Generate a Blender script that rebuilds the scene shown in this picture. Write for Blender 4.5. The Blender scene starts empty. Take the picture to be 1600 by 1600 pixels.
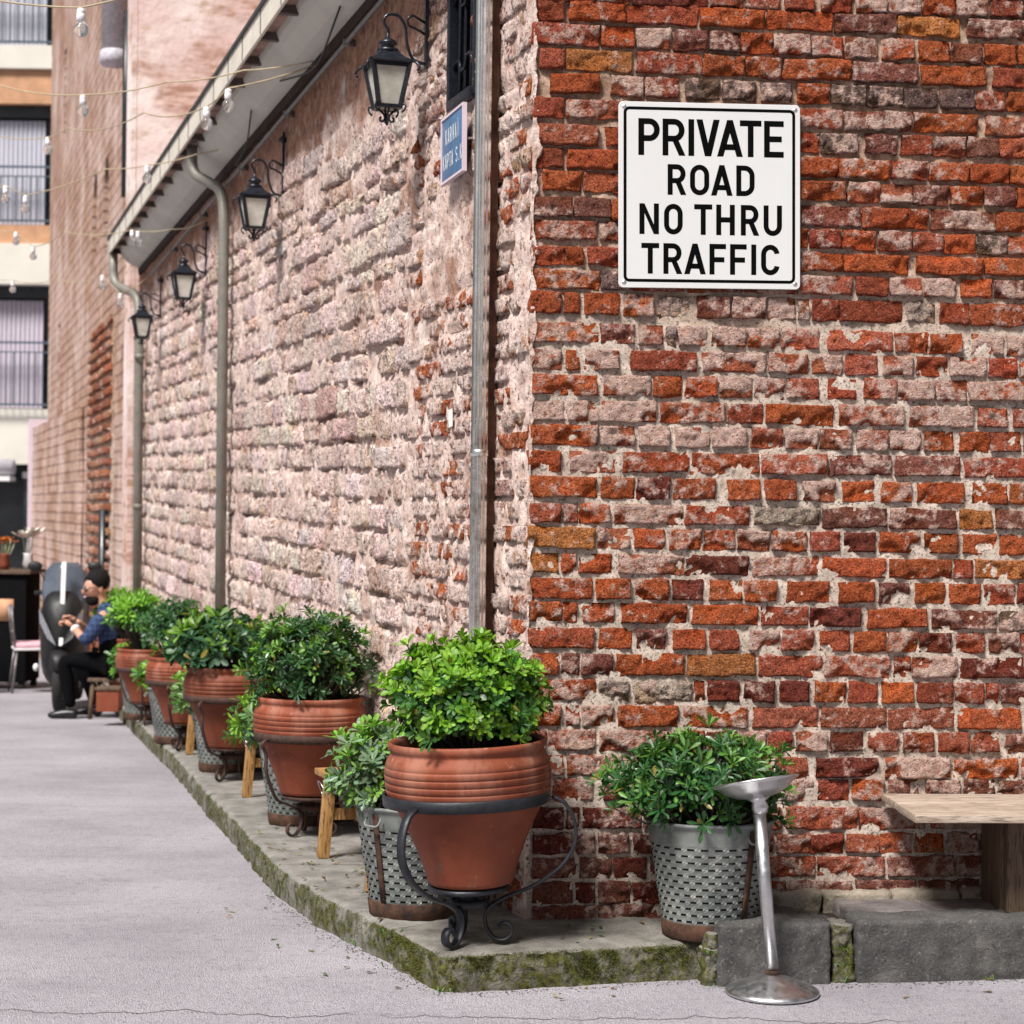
import bpy, bmesh, math, random
from mathutils import Vector, Matrix
from mathutils import noise as mn

sc = bpy.context.scene
col = sc.collection
rad = math.radians

# ---------------------------------------------------------------- camera
cam_d = bpy.data.cameras.new("camera")
cam = bpy.data.objects.new("camera", cam_d)
col.objects.link(cam)
ROLL = .012
cr, sr = math.cos(ROLL), math.sin(ROLL)
cam.matrix_world = Matrix(((cr, -sr, 0, 0), (0, 0, -1, 0), (sr, cr, 0, 1.44), (0, 0, 0, 1)))
cam_d.sensor_width = 36
cam_d.lens = 67.5
cam_d.clip_start = .05
cam_d.clip_end = 500
cam_d.dof.use_dof = True
cam_d.dof.focus_distance = 6.25
cam_d.dof.aperture_fstop = 5.0
sc.camera = cam
sc.render.resolution_x = 1024
sc.render.resolution_y = 1024
sc.cycles.max_bounces = 6
sc.cycles.diffuse_bounces = 2
sc.cycles.glossy_bounces = 2
sc.cycles.transmission_bounces = 4

# ---------------------------------------------------------------- sky, sun, exposure
SUN_EL, SUN_AZ = 54, 211          # azimuth clockwise from +Y
w = bpy.data.worlds.new("World")
sc.world = w
w.use_nodes = True
wt = w.node_tree
wt.nodes.clear()
sky = wt.nodes.new("ShaderNodeTexSky")
sky.sky_type = 'NISHITA'
sky.sun_disc = False
sky.sun_elevation = rad(SUN_EL)
sky.sun_rotation = rad(SUN_AZ)
sky.air_density = 1.0
sky.dust_density = 4.0
sky.ozone_density = 1.0
hs = wt.nodes.new("ShaderNodeHueSaturation")
hs.inputs['Saturation'].default_value = .30
bg = wt.nodes.new("ShaderNodeBackground")
bg.inputs[1].default_value = .043
wo = wt.nodes.new("ShaderNodeOutputWorld")
wt.links.new(sky.outputs[0], hs.inputs['Color'])
wt.links.new(hs.outputs[0], bg.inputs[0])
wt.links.new(bg.outputs[0], wo.inputs[0])
sun_d = bpy.data.lights.new("sun", 'SUN')
sun_d.energy = 4.0
sun_d.angle = rad(15)
sun_d.color = (1, .96, .91)
sun = bpy.data.objects.new("sun", sun_d)
col.objects.link(sun)
sdir = Vector((math.sin(rad(SUN_AZ)) * math.cos(rad(SUN_EL)), math.cos(rad(SUN_AZ)) * math.cos(rad(SUN_EL)), math.sin(rad(SUN_EL))))
sun.rotation_euler = sdir.to_track_quat('Z', 'Y').to_euler()
sun.location = sdir * 30
vs = sc.view_settings
vs.view_transform = 'Standard'
vs.look = 'None'
vs.gamma = 1
vs.use_curve_mapping = False
vs.exposure = .66

# ---------------------------------------------------------------- helpers
def tag(o, label=None, cat=None, group=None, kind=None):
    if label: o['label'] = label
    if cat: o['category'] = cat
    if group: o['group'] = group
    if kind: o['kind'] = kind
    return o

def empty(name, loc=(0, 0, 0), rz=0, parent=None):
    o = bpy.data.objects.new(name, None)
    o.empty_display_size = .1
    col.objects.link(o)
    o.location = loc
    o.rotation_euler = (0, 0, rz)
    o.parent = parent
    return o

def link(name, me, parent=None, loc=(0, 0, 0)):
    o = bpy.data.objects.new(name, me)
    col.objects.link(o)
    o.location = loc
    o.parent = parent
    return o

def copy_tree(o, parent=None):
    c = o.copy()
    col.objects.link(c)
    c.parent = parent
    for ch in o.children:
        copy_tree(ch, c)
    return c

class MB:
    def __init__(s):
        s.v, s.f, s.c = [], [], []
    def add(s, vs, fs, cs=None):
        b = len(s.v)
        s.v += [tuple(v) for v in vs]
        s.f += [tuple(i + b for i in f) for f in fs]
        if cs: s.c += cs
        return s
    def box(s, x0, x1, y0, y1, z0, z1, m=None):
        vs = [Vector(p) for p in ((x0, y0, z0), (x1, y0, z0), (x1, y1, z0), (x0, y1, z0), (x0, y0, z1), (x1, y0, z1), (x1, y1, z1), (x0, y1, z1))]
        if m is not None: vs = [m @ v for v in vs]
        return s.add(vs, [(0, 3, 2, 1), (4, 5, 6, 7), (0, 1, 5, 4), (1, 2, 6, 5), (2, 3, 7, 6), (3, 0, 4, 7)])
    def beam(s, a, b, wx, wy, up=(0, 0, 1), tp=1.0):
        a, b = Vector(a), Vector(b)
        d = (b - a).normalized()
        u = Vector(up)
        x = d.cross(u)
        if x.length < 1e-4: x = d.cross(Vector((1, 0, 0)))
        x.normalize()
        y = x.cross(d)
        vs = []
        for p, k in ((a, 1), (b, tp)):
            for sx, sy in ((-1, -1), (1, -1), (1, 1), (-1, 1)):
                vs.append(p + x * sx * wx / 2 * k + y * sy * wy / 2 * k)
        return s.add(vs, [(3, 2, 1, 0), (4, 5, 6, 7), (0, 1, 5, 4), (1, 2, 6, 5), (2, 3, 7, 6), (3, 0, 4, 7)])
    def tube(s, path, r, n=8, cap=True):
        P = [Vector(p) for p in path]
        rs = r if isinstance(r, (list, tuple)) else [r] * len(P)
        T = []
        for i in range(len(P)):
            t = P[min(i + 1, len(P) - 1)] - P[max(i - 1, 0)]
            T.append(t.normalized() if t.length > 0 else Vector((0, 0, 1)))
        x = T[0].orthogonal().normalized()
        vs, fs = [], []
        for i, p in enumerate(P):
            x = (x - T[i] * x.dot(T[i]))
            x = x.normalized() if x.length > 1e-6 else T[i].orthogonal().normalized()
            y = T[i].cross(x)
            for k in range(n):
                a = 2 * math.pi * k / n
                vs.append(p + (x * math.cos(a) + y * math.sin(a)) * rs[i])
        for i in range(len(P) - 1):
            for k in range(n):
                fs.append((i * n + k, i * n + (k + 1) % n, (i + 1) * n + (k + 1) % n, (i + 1) * n + k))
        if cap:
            fs.append(tuple(range(n - 1, -1, -1)))
            fs.append(tuple((len(P) - 1) * n + k for k in range(n)))
        return s.add(vs, fs)
    def strap(s, path, wdir, wd, th):
        P = [Vector(p) for p in path]
        W = Vector(wdir).normalized()
        vs, fs = [], []
        n = len(P)
        for i, p in enumerate(P):
            t = (P[min(i + 1, n - 1)] - P[max(i - 1, 0)]).normalized()
            q = t.cross(W).normalized()
            for a, b in ((-1, -1), (0, -1.35), (1, -1), (1, 1), (0, .7), (-1, 1)):
                vs.append(p + W * a * wd / 2 + q * b * th / 2)
        for i in range(n - 1):
            for k in range(6):
                fs.append((i * 6 + k, i * 6 + (k + 1) % 6, i * 6 + 6 + (k + 1) % 6, i * 6 + 6 + k))
        fs.append((5, 4, 3, 2, 1, 0))
        fs.append(tuple((n - 1) * 6 + k for k in range(6)))
        return s.add(vs, fs)
    def lathe(s, prof, n=48, c=(0, 0, 0), close=False, a0=0, a1=2 * math.pi, squash=1):
        vs, fs = [], []
        full = abs(a1 - a0 - 2 * math.pi) < 1e-6
        m = n if full else n + 1
        for (r, z) in prof:
            for k in range(m):
                a = a0 + (a1 - a0) * k / n
                vs.append((c[0] + r * math.cos(a), c[1] + r * math.sin(a) * squash, c[2] + z))
        for i in range(len(prof) - 1):
            for k in range(n):
                k2 = (k + 1) % m
                fs.append((i * m + k, i * m + k2, (i + 1) * m + k2, (i + 1) * m + k))
        if close:
            fs.append(tuple(range(m - 1, -1, -1)))
            fs.append(tuple((len(prof) - 1) * m + k for k in range(m)))
        return s.add(vs, fs)
    def ball(s, c, r, n=10, m=7, sc=(1, 1, 1)):
        prof = []
        vs, fs = [], []
        c = Vector(c)
        for i in range(m + 1):
            th = math.pi * i / m
            for k in range(n):
                a = 2 * math.pi * k / n
                vs.append(c + Vector((r * sc[0] * math.sin(th) * math.cos(a), r * sc[1] * math.sin(th) * math.sin(a), -r * sc[2] * math.cos(th))))
        for i in range(m):
            for k in range(n):
                fs.append((i * n + k, i * n + (k + 1) % n, (i + 1) * n + (k + 1) % n, (i + 1) * n + k))
        return s.add(vs, fs)
    def mesh(s, name, mat, smooth=True, bevel=0, seg=2):
        me = bpy.data.meshes.new(name)
        me.from_pydata(s.v, [], s.f)
        if s.c:
            ca = me.color_attributes.new('bcol', 'FLOAT_COLOR', 'POINT')
            ca.data.foreach_set('color', [x for c in s.c for x in c])
        if bevel:
            bm = bmesh.new()
            bm.from_mesh(me)
            bmesh.ops.remove_doubles(bm, verts=bm.verts, dist=1e-5)
            bmesh.ops.bevel(bm, geom=bm.edges[:], offset=bevel, segments=seg, affect='EDGES', profile=.6, clamp_overlap=True)
            bm.to_mesh(me)
            bm.free()
        me.materials.append(mat)
        if smooth:
            me.polygons.foreach_set('use_smooth', [True] * len(me.polygons))
            if bevel or smooth == 'auto':
                try: me.set_sharp_from_angle(angle=rad(40))
                except Exception: pass
        me.update()
        return me
    def build(s, name, mat, parent=None, smooth=True, bevel=0, loc=(0, 0, 0), seg=2):
        return link(name, s.mesh(name, mat, smooth, bevel, seg), parent, loc)

def fbm(x, y, z, o=4):
    return mn.fractal(Vector((x, y, z)), .9, 2.0, o)

def gz(y):
    return -.034 * max(0.0, y - 6.2)

# ---------------------------------------------------------------- materials
class G:
    def __init__(s, name):
        s.m = bpy.data.materials.new(name)
        s.m.use_nodes = True
        s.t = s.m.node_tree
        s.n = s.t.nodes
        s.b = s.n['Principled BSDF']
        s.pos = s.n.new('ShaderNodeNewGeometry').outputs['Position']
    def lk(s, a, b):
        s.t.links.new(a, b)
    def put(s, sock, v):
        if hasattr(v, 'is_output'): s.lk(v, sock)
        else:
            if isinstance(v, tuple) and len(v) == 3 and sock.type == 'RGBA': v = v + (1,)
            sock.default_value = v
    def map(s, scale, vec=None):
        n = s.n.new('ShaderNodeMapping')
        s.lk(vec or s.pos, n.inputs[0])
        n.inputs['Scale'].default_value = scale
        return n.outputs[0]
    def objco(s):
        return s.n.new('ShaderNodeTexCoord').outputs['Object']
    def noise(s, scale, detail=4, rough=.6, vec=None, dist=0):
        n = s.n.new('ShaderNodeTexNoise')
        s.lk(vec or s.pos, n.inputs['Vector'])
        n.inputs['Scale'].default_value = scale
        n.inputs['Detail'].default_value = detail
        n.inputs['Roughness'].default_value = rough
        n.inputs['Distortion'].default_value = dist
        return n.outputs['Fac']
    def vor(s, scale, vec=None, feat='F1', out='Distance'):
        n = s.n.new('ShaderNodeTexVoronoi')
        n.feature = feat
        s.lk(vec or s.pos, n.inputs['Vector'])
        n.inputs['Scale'].default_value = scale
        return n.outputs[out]
    def mr(s, v, a, b, c=0, d=1):
        n = s.n.new('ShaderNodeMapRange')
        s.put(n.inputs[0], v)
        for i, x in enumerate((a, b, c, d)): s.put(n.inputs[i + 1], x)
        return n.outputs[0]
    def mth(s, op, a, b=0):
        n = s.n.new('ShaderNodeMath')
        n.operation = op
        s.put(n.inputs[0], a)
        s.put(n.inputs[1], b)
        return n.outputs[0]
    def mix(s, f, a, b, mode='MIX'):
        n = s.n.new('ShaderNodeMix')
        n.data_type = 'RGBA'
        n.blend_type = mode
        s.put(n.inputs[0], f)
        s.put(n.inputs[6], a)
        s.put(n.inputs[7], b)
        return n.outputs[2]
    def attr(s, name='bcol'):
        n = s.n.new('ShaderNodeAttribute')
        n.attribute_name = name
        return n.outputs['Color'], n.outputs['Alpha']
    def sep(s, v):
        n = s.n.new('ShaderNodeSeparateXYZ')
        s.lk(v, n.inputs[0])
        return n.outputs
    def normal(s):
        return s.n.new('ShaderNodeNewGeometry').outputs['Normal']
    def bump(s, h, st=.5, d=.005, prev=None):
        n = s.n.new('ShaderNodeBump')
        n.inputs['Strength'].default_value = st
        n.inputs['Distance'].default_value = d
        s.lk(h, n.inputs['Height'])
        if prev: s.lk(prev, n.inputs['Normal'])
        return n.outputs[0]
    def out(s, c=None, r=.8, bump=None, metal=0, spec=.5, **k):
        if c is not None: s.put(s.b.inputs['Base Color'], c)
        s.put(s.b.inputs['Roughness'], r)
        s.put(s.b.inputs['Metallic'], metal)
        s.put(s.b.inputs['Specular IOR Level'], spec)
        if bump: s.lk(bump, s.b.inputs['Normal'])
        for a, v in k.items(): s.put(s.b.inputs[a.replace('_', ' ')], v)
        return s.m

MAT = {}
def plain(name, c, r=.7, metal=0, var=.25, scale=25, spec=.5, bs=.15):
    """paint / wood / cloth with blotchy variation and fine relief"""
    g = G(name)
    n = g.noise(scale, 5, .6)
    cc = g.mix(g.mr(n, .3, .7), tuple(x * (1 - var) for x in c), tuple(min(1, x * (1 + var)) for x in c))
    MAT[name] = g.out(cc, g.mr(g.noise(scale * 2.3, 3), .3, .7, max(0, r - .1), min(1, r + .1)), g.bump(g.noise(scale * 6, 4), bs, .003), metal, spec)
    return MAT[name]

# masonry units: colour comes per piece, lime wash / plaster on top
def unit_mat(name, wash1, wash2, sc1, bst, pits):
    g = G(name)
    c, a = g.attr()
    n2 = g.noise(sc1, 5, .64)
    n1 = g.noise(sc1 * 5, 5, .68)
    n3 = g.noise(sc1 * .35, 3, .5)
    cc = g.mix(1.0, c, g.mix(g.mr(n1, .32, .66), (.32, .28, .27), (1.44, 1.34, 1.30)), 'MULTIPLY')
    cc = g.mix(g.mth('MULTIPLY', g.mr(g.noise(sc1 * 1.3, 3, .5), .52, .62), .45), cc, g.mix(1.0, cc, (.55, .42, .40), 'MULTIPLY'))
    wm = g.mth('ADD', g.mth('MULTIPLY', n2, .72), g.mth('MULTIPLY', n3, .28))
    thr = g.mth('ADD', g.mr(a, 0, 1, .70, .28), g.mr(g.noise(1.7, 4, .6), .3, .7, -.11, .11))      # lime bloom drifts across the courses
    fac = g.mr(g.mth('SUBTRACT', wm, thr), -.03, .07)
    wc = g.mix(g.mr(g.noise(sc1 * 1.7, 5), .35, .65), wash1, wash2)
    cc = g.mix(fac, cc, wc)
    dk = g.mr(g.noise(sc1 * 3.1, 4, .7), pits - .05, pits + .03)
    cc = g.mix(dk, g.mix(1.0, cc, (.30, .25, .23), 'MULTIPLY'), cc)
    rid = g.mth('ABSOLUTE', g.mth('SUBTRACT', g.noise(sc1 * 1.9, 5, .62, dist=.6), .5))
    h = g.mth('ADD', g.mth('MULTIPLY', rid, 1.6), g.mth('ADD', n1, g.mth('MULTIPLY', fac, .25)))
    b = g.bump(h, bst, .017)
    MAT[name] = g.out(cc, .95, b, spec=.12)
unit_mat('brick', (.76, .56, .49), (.54, .32, .25), 33, 1.0, .41)
unit_mat('stone', (.62, .45, .39), (.84, .71, .67), 17, 1.0, .43)

g = G('mortar')                       # grey-beige repointing low down, older brown lime above
z = g.sep(g.pos)[2]
up = g.mr(g.mth('ADD', z, g.mth('MULTIPLY', g.noise(1.6, 3), 1.0)), 2.45, 2.9)
a = g.mix(g.mr(g.noise(30, 6), .35, .65), (.38, .31, .255), (.66, .55, .475))
b = g.mix(g.mr(g.noise(22, 5), .35, .65), (.24, .14, .09), (.60, .43, .33))
cc = g.mix(up, a, b)
cc = g.mix(g.mr(g.noise(120, 3), .36, .44), (.16, .14, .12), cc)
MAT['mortar'] = g.out(cc, .97, g.bump(g.noise(140, 8, .7), .8, .005), spec=.1)

g = G('plaster')                      # old pink lime plaster, bare brown patches
n = g.noise(3.2, 6, .6)
a = g.mix(g.mr(g.noise(14, 6), .33, .67), (.54, .38, .32), (.84, .69, .64))
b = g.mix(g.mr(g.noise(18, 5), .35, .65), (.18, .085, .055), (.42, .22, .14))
cc = g.mix(g.mth('MULTIPLY', g.mr(n, .52, .64), .85), a, b)
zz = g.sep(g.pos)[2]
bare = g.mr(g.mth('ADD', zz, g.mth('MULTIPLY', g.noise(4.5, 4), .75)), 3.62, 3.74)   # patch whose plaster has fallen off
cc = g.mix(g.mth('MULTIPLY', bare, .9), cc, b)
cc = g.mix(g.mr(g.noise(34, 5, .7), .37, .45), (.15, .095, .075), cc)
cc = g.mix(g.mr(g.noise(6, 5), .60, .72), cc, (.52, .47, .43))
h = g.mth('ADD', g.noise(45, 8, .65), g.mth('MULTIPLY', g.noise(13, 4), 1.2))
MAT['plaster'] = g.out(cc, .95, g.bump(h, .9, .012), spec=.1)

g = G('asphalt')
n = g.noise(1.1, 5)
cc = g.mix(g.mr(n, .3, .7), (.275, .262, .288), (.385, .368, .40))
cc = g.mix(g.mr(g.vor(190), .12, .5), g.mix(1., cc, (.58, .57, .59), 'MULTIPLY'), g.mix(1., cc, (1.28, 1.27, 1.27), 'MULTIPLY'))
cc = g.mix(g.mr(g.noise(28, 5, .7), .36, .46), g.mix(1., cc, (.80, .79, .80), 'MULTIPLY'), cc)
cc = g.mix(g.mth('MULTIPLY', g.mr(g.noise(3.3, 5, .65, g.map((.5, 1.6, 1))), .55, .66), .35), cc, g.mix(1., cc, (.70, .69, .70), 'MULTIPLY'))
cc = g.mix(g.mr(g.noise(420, 2), .30, .36), (.10, .09, .09), cc)
wv = g.n.new('ShaderNodeVectorMath'); wv.operation = 'ADD'
nz = g.n.new('ShaderNodeTexNoise'); nz.inputs['Scale'].default_value = 2.5; nz.inputs['Detail'].default_value = 5
g.lk(g.pos, nz.inputs['Vector'])
g.lk(g.map((.42, .55, 0)), wv.inputs[0]); 
nsc = g.n.new('ShaderNodeVectorMath'); nsc.operation = 'SCALE'; nsc.inputs['Scale'].default_value = .22
g.lk(nz.outputs['Color'], nsc.inputs[0]); g.lk(nsc.outputs[0], wv.inputs[1])
sp = g.sep(g.pos)
wob = g.mth('MULTIPLY', g.mth('SUBTRACT', g.noise(2.6, 6, .65, g.map((1, 0, 0))), .5), .34)
ck = g.mth('ABSOLUTE', g.mth('SUBTRACT', sp[1], g.mth('ADD', wob, 5.47)))
crack = g.mth('MAXIMUM', g.mr(ck, .002, .007), g.mr(g.noise(1.1, 3), .50, .42))
cc = g.mix(crack, (.11, .10, .10), cc)
st = g.mr(g.noise(.55, 4, .6, g.map((1, .35, 1))), .52, .68)
cc = g.mix(g.mth('MULTIPLY', st, .28), cc, (.17, .16, .175))
h = g.mth('ADD', g.mth('MULTIPLY', g.vor(210), .8), g.mth('MULTIPLY', crack, .6))
MAT['asphalt'] = g.out(cc, .92, g.bump(h, .9, .009), spec=.2)

def kerb_mat(name, c1, c2, mossy, dark=None):
    g = G(name)
    cc = g.mix(g.mr(g.noise(9, 6), .32, .68), c1, c2)
    cc = g.mix(g.mr(g.noise(150, 5, .7), .33, .42), tuple(x * .35 for x in c1), cc)
    nz = g.sep(g.normal())[2]
    side = g.mr(nz, .92, .45)
    mo = g.mth('ADD', g.noise(7.5, 6, .65), g.mth('MULTIPLY', side, mossy))
    mf = g.mth('MULTIPLY', g.mr(mo, .78, .92), g.mr(g.noise(26, 5, .7), .38, .55, .25, 1))
    moss = g.mix(g.mr(g.noise(55, 5), .35, .65), (.022, .024, .010), (.115, .118, .028))
    cc = g.mix(mf, cc, moss)
    if dark:
        cc = g.mix(g.mth('MULTIPLY', g.mr(g.noise(110, 5, .7), .56, .66), .55), cc, (.24, .23, .22))
        cc = g.mix(g.mth('MULTIPLY', g.mr(g.noise(5, 6, .7, g.map((1, 1, .5))), .58, .72), .5), cc, (.30, .28, .25))
    h = g.mth('ADD', g.noise(85, 8, .7), g.mth('MULTIPLY', mf, g.noise(160, 4)))
    MAT[name] = g.out(cc, .95, g.bump(h, .9, .008), spec=.15)
kerb_mat('kerb', (.15, .142, .13), (.30, .285, .265), .42)
kerb_mat('kerb_mossy', (.125, .115, .10), (.28, .262, .235), .52)
kerb_mat('block', (.045, .045, .046), (.115, .11, .107), -.1, 1)
kerb_mat('slab', (.10, .085, .085), (.20, .175, .17), .0)
kerb_mat('ledge', (.20, .17, .13), (.36, .31, .25), .25)

g = G('terracotta')
co = g.objco()
cc = g.mix(g.mr(g.noise(5, 6, .6, co), .33, .67), (.17, .042, .020), (.28, .076, .036))
cc = g.mix(g.mr(g.noise(26, 6, .7, co), .62, .74), cc, (.50, .22, .15))
z = g.sep(co)[2]
lime = g.mth('MULTIPLY', g.mr(g.noise(9, 5, .6, g.map((1, 1, .35), co)), .48, .66), g.mr(z, .24, .33))
cc = g.mix(g.mth('MULTIPLY', lime, .5), cc, (.48, .26, .19))
cc = g.mix(g.mr(g.noise(48, 5, .7, co), .30, .36), (.12, .035, .02), cc)
oi = g.n.new('ShaderNodeObjectInfo').outputs['Random']
cc = g.mix(1., cc, g.mix(oi, (.62, .56, .52), (1.0, .93, .90)), 'MULTIPLY')
cc = g.mix(g.mth('MULTIPLY', g.mr(g.noise(13, 6, .7, co), .56, .66), g.mr(z, .16, .02, 0, .6)), cc, (.10, .06, .045))
MAT['terracotta'] = g.out(cc, .66, g.bump(g.noise(60, 6, .6, co), .25, .003), spec=.3)
plain('soil', (.022, .015, .011), .95, var=.5, scale=70, bs=1)
plain('iron', (.022, .024, .030), .45, .3, .35, 40, .5, .3)
plain('iron_rust', (.060, .032, .024), .75, .2, .5, 50, .4, .6)
g = G('galvanised')
co = g.objco()
cc = g.mix(g.mr(g.noise(7, 5, .6, co), .35, .65), (.105, .118, .115), (.255, .27, .255))
cc = g.mix(g.mr(g.noise(16, 6, .7, co), .60, .72), cc, (.44, .42, .36))
cc = g.mix(g.mr(g.noise(11, 6, .7, co), .30, .38), (.10, .10, .095), cc)
MAT['galvanised'] = g.out(cc, .68, g.bump(g.noise(50, 4, .6, co), .3, .003), .1)
g = G('rust_band')
co = g.objco()
cc = g.mix(g.mr(g.noise(22, 6, .7, co), .36, .62), (.028, .018, .014), (.105, .050, .030))
MAT['rust_band'] = g.out(cc, .9, g.bump(g.noise(70, 6, .7, co), .7, .004), .1, .3)
def wood(name, c1, c2, axis_scale, r=.6):
    g = G(name)
    co = g.objco()
    n = g.noise(6, 6, .6, g.map(axis_scale, co), .8)
    cc = g.mix(g.mr(n, .34, .66), c1, c2)
    n2 = g.noise(22, 4, .6, g.map(axis_scale, co))
    cc = g.mix(g.mr(n2, .38, .48), tuple(x * .55 for x in c1), cc)
    MAT[name] = g.out(cc, r, g.bump(n2, .35, .003), spec=.3)
wood('pine', (.30, .15, .048), (.47, .27, .10), (6, 6, .7), .5)
wood('bench_wood', (.27, .20, .15), (.50, .41, .34), (.6, 9, 9), .7)
wood('leg_wood', (.085, .055, .036), (.15, .10, .068), (8, 8, .6), .7)

g = G('leaf')
c, a = g.attr()
cc = g.mix(g.mr(g.noise(60, 3), .3, .7), g.mix(1., c, (.8, .85, .8), 'MULTIPLY'), g.mix(1., c, (1.2, 1.15, 1.1), 'MULTIPLY'))
pb = g.b
g.put(pb.inputs['Base Color'], cc)
g.put(pb.inputs['Roughness'], g.mr(a, 0, 1, .50, .30))
g.put(pb.inputs['Specular IOR Level'], .5)
tr = g.n.new('ShaderNodeBsdfTranslucent')
g.lk(g.mix(1., cc, (1.6, 1.9, .7), 'MULTIPLY'), tr.inputs[0])
mx = g.n.new('ShaderNodeMixShader')
mx.inputs[0].default_value = .22
g.lk(pb.outputs[0], mx.inputs[1]); g.lk(tr.outputs[0], mx.inputs[2])
g.lk(mx.outputs[0], g.n['Material Output'].inputs[0])
MAT['leaf'] = g.m
plain('bark', (.055, .042, .032), .9, var=.3, scale=60, bs=.8)  # kept dark so the colour carries the shadow among the stems
g = G('moss')
c, a = g.attr()
MAT['moss'] = g.out(c, .95, spec=.1)

plain('steel', (.66, .66, .67), .36, 1.0, .10, 18, .5, .03)
plain('pipe_steel', (.80, .78, .75), .24, 1.0, .12, 12, .5, .08)
plain('pipe_paint', (.20, .19, .165), .5, .1, .2, 9)
plain('rust_shadow_board', (.115, .055, .035), .9, 0, .55, 14, .3, .8)  # rust and the shadow of the pipe in one dark brown
plain('sign_white', (.63, .63, .63), .4, 0, .015, 6, .4, .02)
plain('sign_grey', (.62, .62, .62), .35, 0, .05, 20)
plain('sign_black', (.002, .002, .002), .6, 0, .1, 20, .05)
plain('enamel_blue', (.075, .16, .30), .35, 0, .22, 22)
plain('enamel_white', (.75, .76, .78), .4, 0, .08, 40)
plain('lamp_black', (.012, .014, .022), .32, .2, .3, 40)
g = G('frosted')
MAT['frosted'] = g.out(g.mix(g.mr(g.noise(9, 4), .4, .75), (.62, .60, .53), (.30, .29, .24)), .5, Transmission_Weight=.0, spec=.4)
plain('fascia', (.66, .61, .53), .55, 0, .12, 5)
plain('fascia_edge', (.035, .037, .035), .6)
plain('soffit', (.30, .20, .175), .9, 0, .5, 9, .3, .6)
plain('rafter', (.11, .085, .075), .85, 0, .3, 12)
plain('cove', (.56, .55, .50), .8, 0, .10, 3, .3, .1)
plain('plate', (.045, .030, .024), .9, 0, .4, 12, .2, .6)  # near-black brown of the cornice shadow strip and the light-blocking box
plain('roof_tile', (.28, .11, .065), .85, 0, .3, 10)
plain('conduit', (.16, .155, .15), .5, .2, .2, 20)
plain('dark_glass', (.012, .013, .014), .12, 0, .2, 8)
plain('cable', (.42, .34, .22), .6)
plain('cable_dark', (.03, .03, .03), .6)
plain('socket', (.74, .73, .76), .4)
g = G('bulb')
MAT['bulb'] = g.out((.95, .95, .95), .03, Transmission_Weight=.92, IOR=1.18)
plain('filament', (.45, .40, .30), .5)
plain('paper', (.78, .78, .76), .7, 0, .04)
# far buildings
g = G('far_brick')
co = g.objco()
bt = g.n.new('ShaderNodeTexBrick')
sx = g.sep(co)
cmb = g.n.new('ShaderNodeCombineXYZ')
g.lk(sx[0], cmb.inputs[0]); g.lk(sx[2], cmb.inputs[1])
g.lk(cmb.outputs[0], bt.inputs['Vector'])
bt.inputs['Scale'].default_value = 1
bt.inputs['Brick Width'].default_value = .46
bt.inputs['Row Height'].default_value = .125
bt.inputs['Mortar Size'].default_value = .022
bt.inputs['Mortar Smooth'].default_value = .4
bt.inputs['Color1'].default_value = (.33, .20, .145, 1)
bt.inputs['Color2'].default_value = (.46, .31, .245, 1)
bt.inputs['Mortar'].default_value = (.26, .15, .11, 1)
pk = g.mix(g.mr(g.noise(9, 5), .35, .65), (.55, .41, .37), (.68, .54, .50))
cc = g.mix(g.mth('MULTIPLY', g.mr(g.noise(1.0, 5), .42, .66), .8), bt.outputs[0], pk)
cc = g.mix(g.mr(g.noise(1.7, 5), .60, .70), cc, (.36, .19, .11))
cc = g.mix(g.mr(g.noise(7, 6, .7), .33, .40), (.2, .13, .10), cc)
MAT['far_brick'] = g.out(cc, .95, g.bump(g.mth('ADD', bt.outputs['Fac'], g.noise(16, 6)), .8, .03), spec=.1)
g = G('far_plaster')
cc = g.mix(g.mr(g.noise(1.3, 6, .65), .35, .65), (.66, .50, .48), (.80, .73, .70))
cc = g.mix(g.mr(g.noise(2.2, 6, .7, g.map((1, 1, 2.6))), .57, .68), cc, (.50, .36, .26))
cc = g.mix(g.mr(g.noise(.8, 5, .6), .46, .56), cc, g.mix(g.mr(g.noise(3, 4, .6, g.map((1, 1, 5))), .42, .55), (.40, .24, .18), (.62, .45, .40)))
MAT['far_plaster'] = g.out(cc, .95, g.bump(g.noise(9, 6), .5, .03), spec=.1)
plain('lilac_render', (.60, .50, .56), .9, 0, .08, 3)
plain('cream', (.64, .61, .55), .8, 0, .05, 2)
plain('wood_band', (.50, .27, .15), .7, 0, .2, 4)
plain('curtain', (.48, .48, .55), .9, 0, .06, 3)
plain('curtain_pink', (.50, .45, .52), .9, 0, .06, 3)
plain('frame_blue', (.055, .085, .12), .5)
plain('shop_dark', (.018, .022, .026), .35, 0, .3, 3)
plain('louver', (.06, .085, .10), .5)
plain('yellow', (.75, .48, .02), .5)
plain('awning', (.50, .48, .53), .7)
plain('white_paint', (.74, .72, .72), .6, 0, .05)
plain('chair_metal', (.16, .15, .155), .4, .5)
plain('pink_cushion', (.68, .40, .47), .9)
plain('black_cloth', (.006, .006, .007), .95, spec=.05)
plain('petal_orange', (.62, .20, .03), .6)
plain('petal_white', (.75, .70, .62), .6)
plain('pale_leaf', (.42, .46, .30), .6)
plain('skin', (.50, .25, .17), .5, 0, .12, 14, .4, .1)
plain('hair', (.010, .008, .008), .8, 0, .3, 60, .15, .8)
g = G('blue_check')
co = g.objco()
def stripes(v, f, wd):
    return g.mr(g.mth('ABSOLUTE', g.mth('SUBTRACT', g.mth('FRACT', g.mth('MULTIPLY', v, f)), .5)), wd, wd + .08)
sx = g.sep(co)
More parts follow.
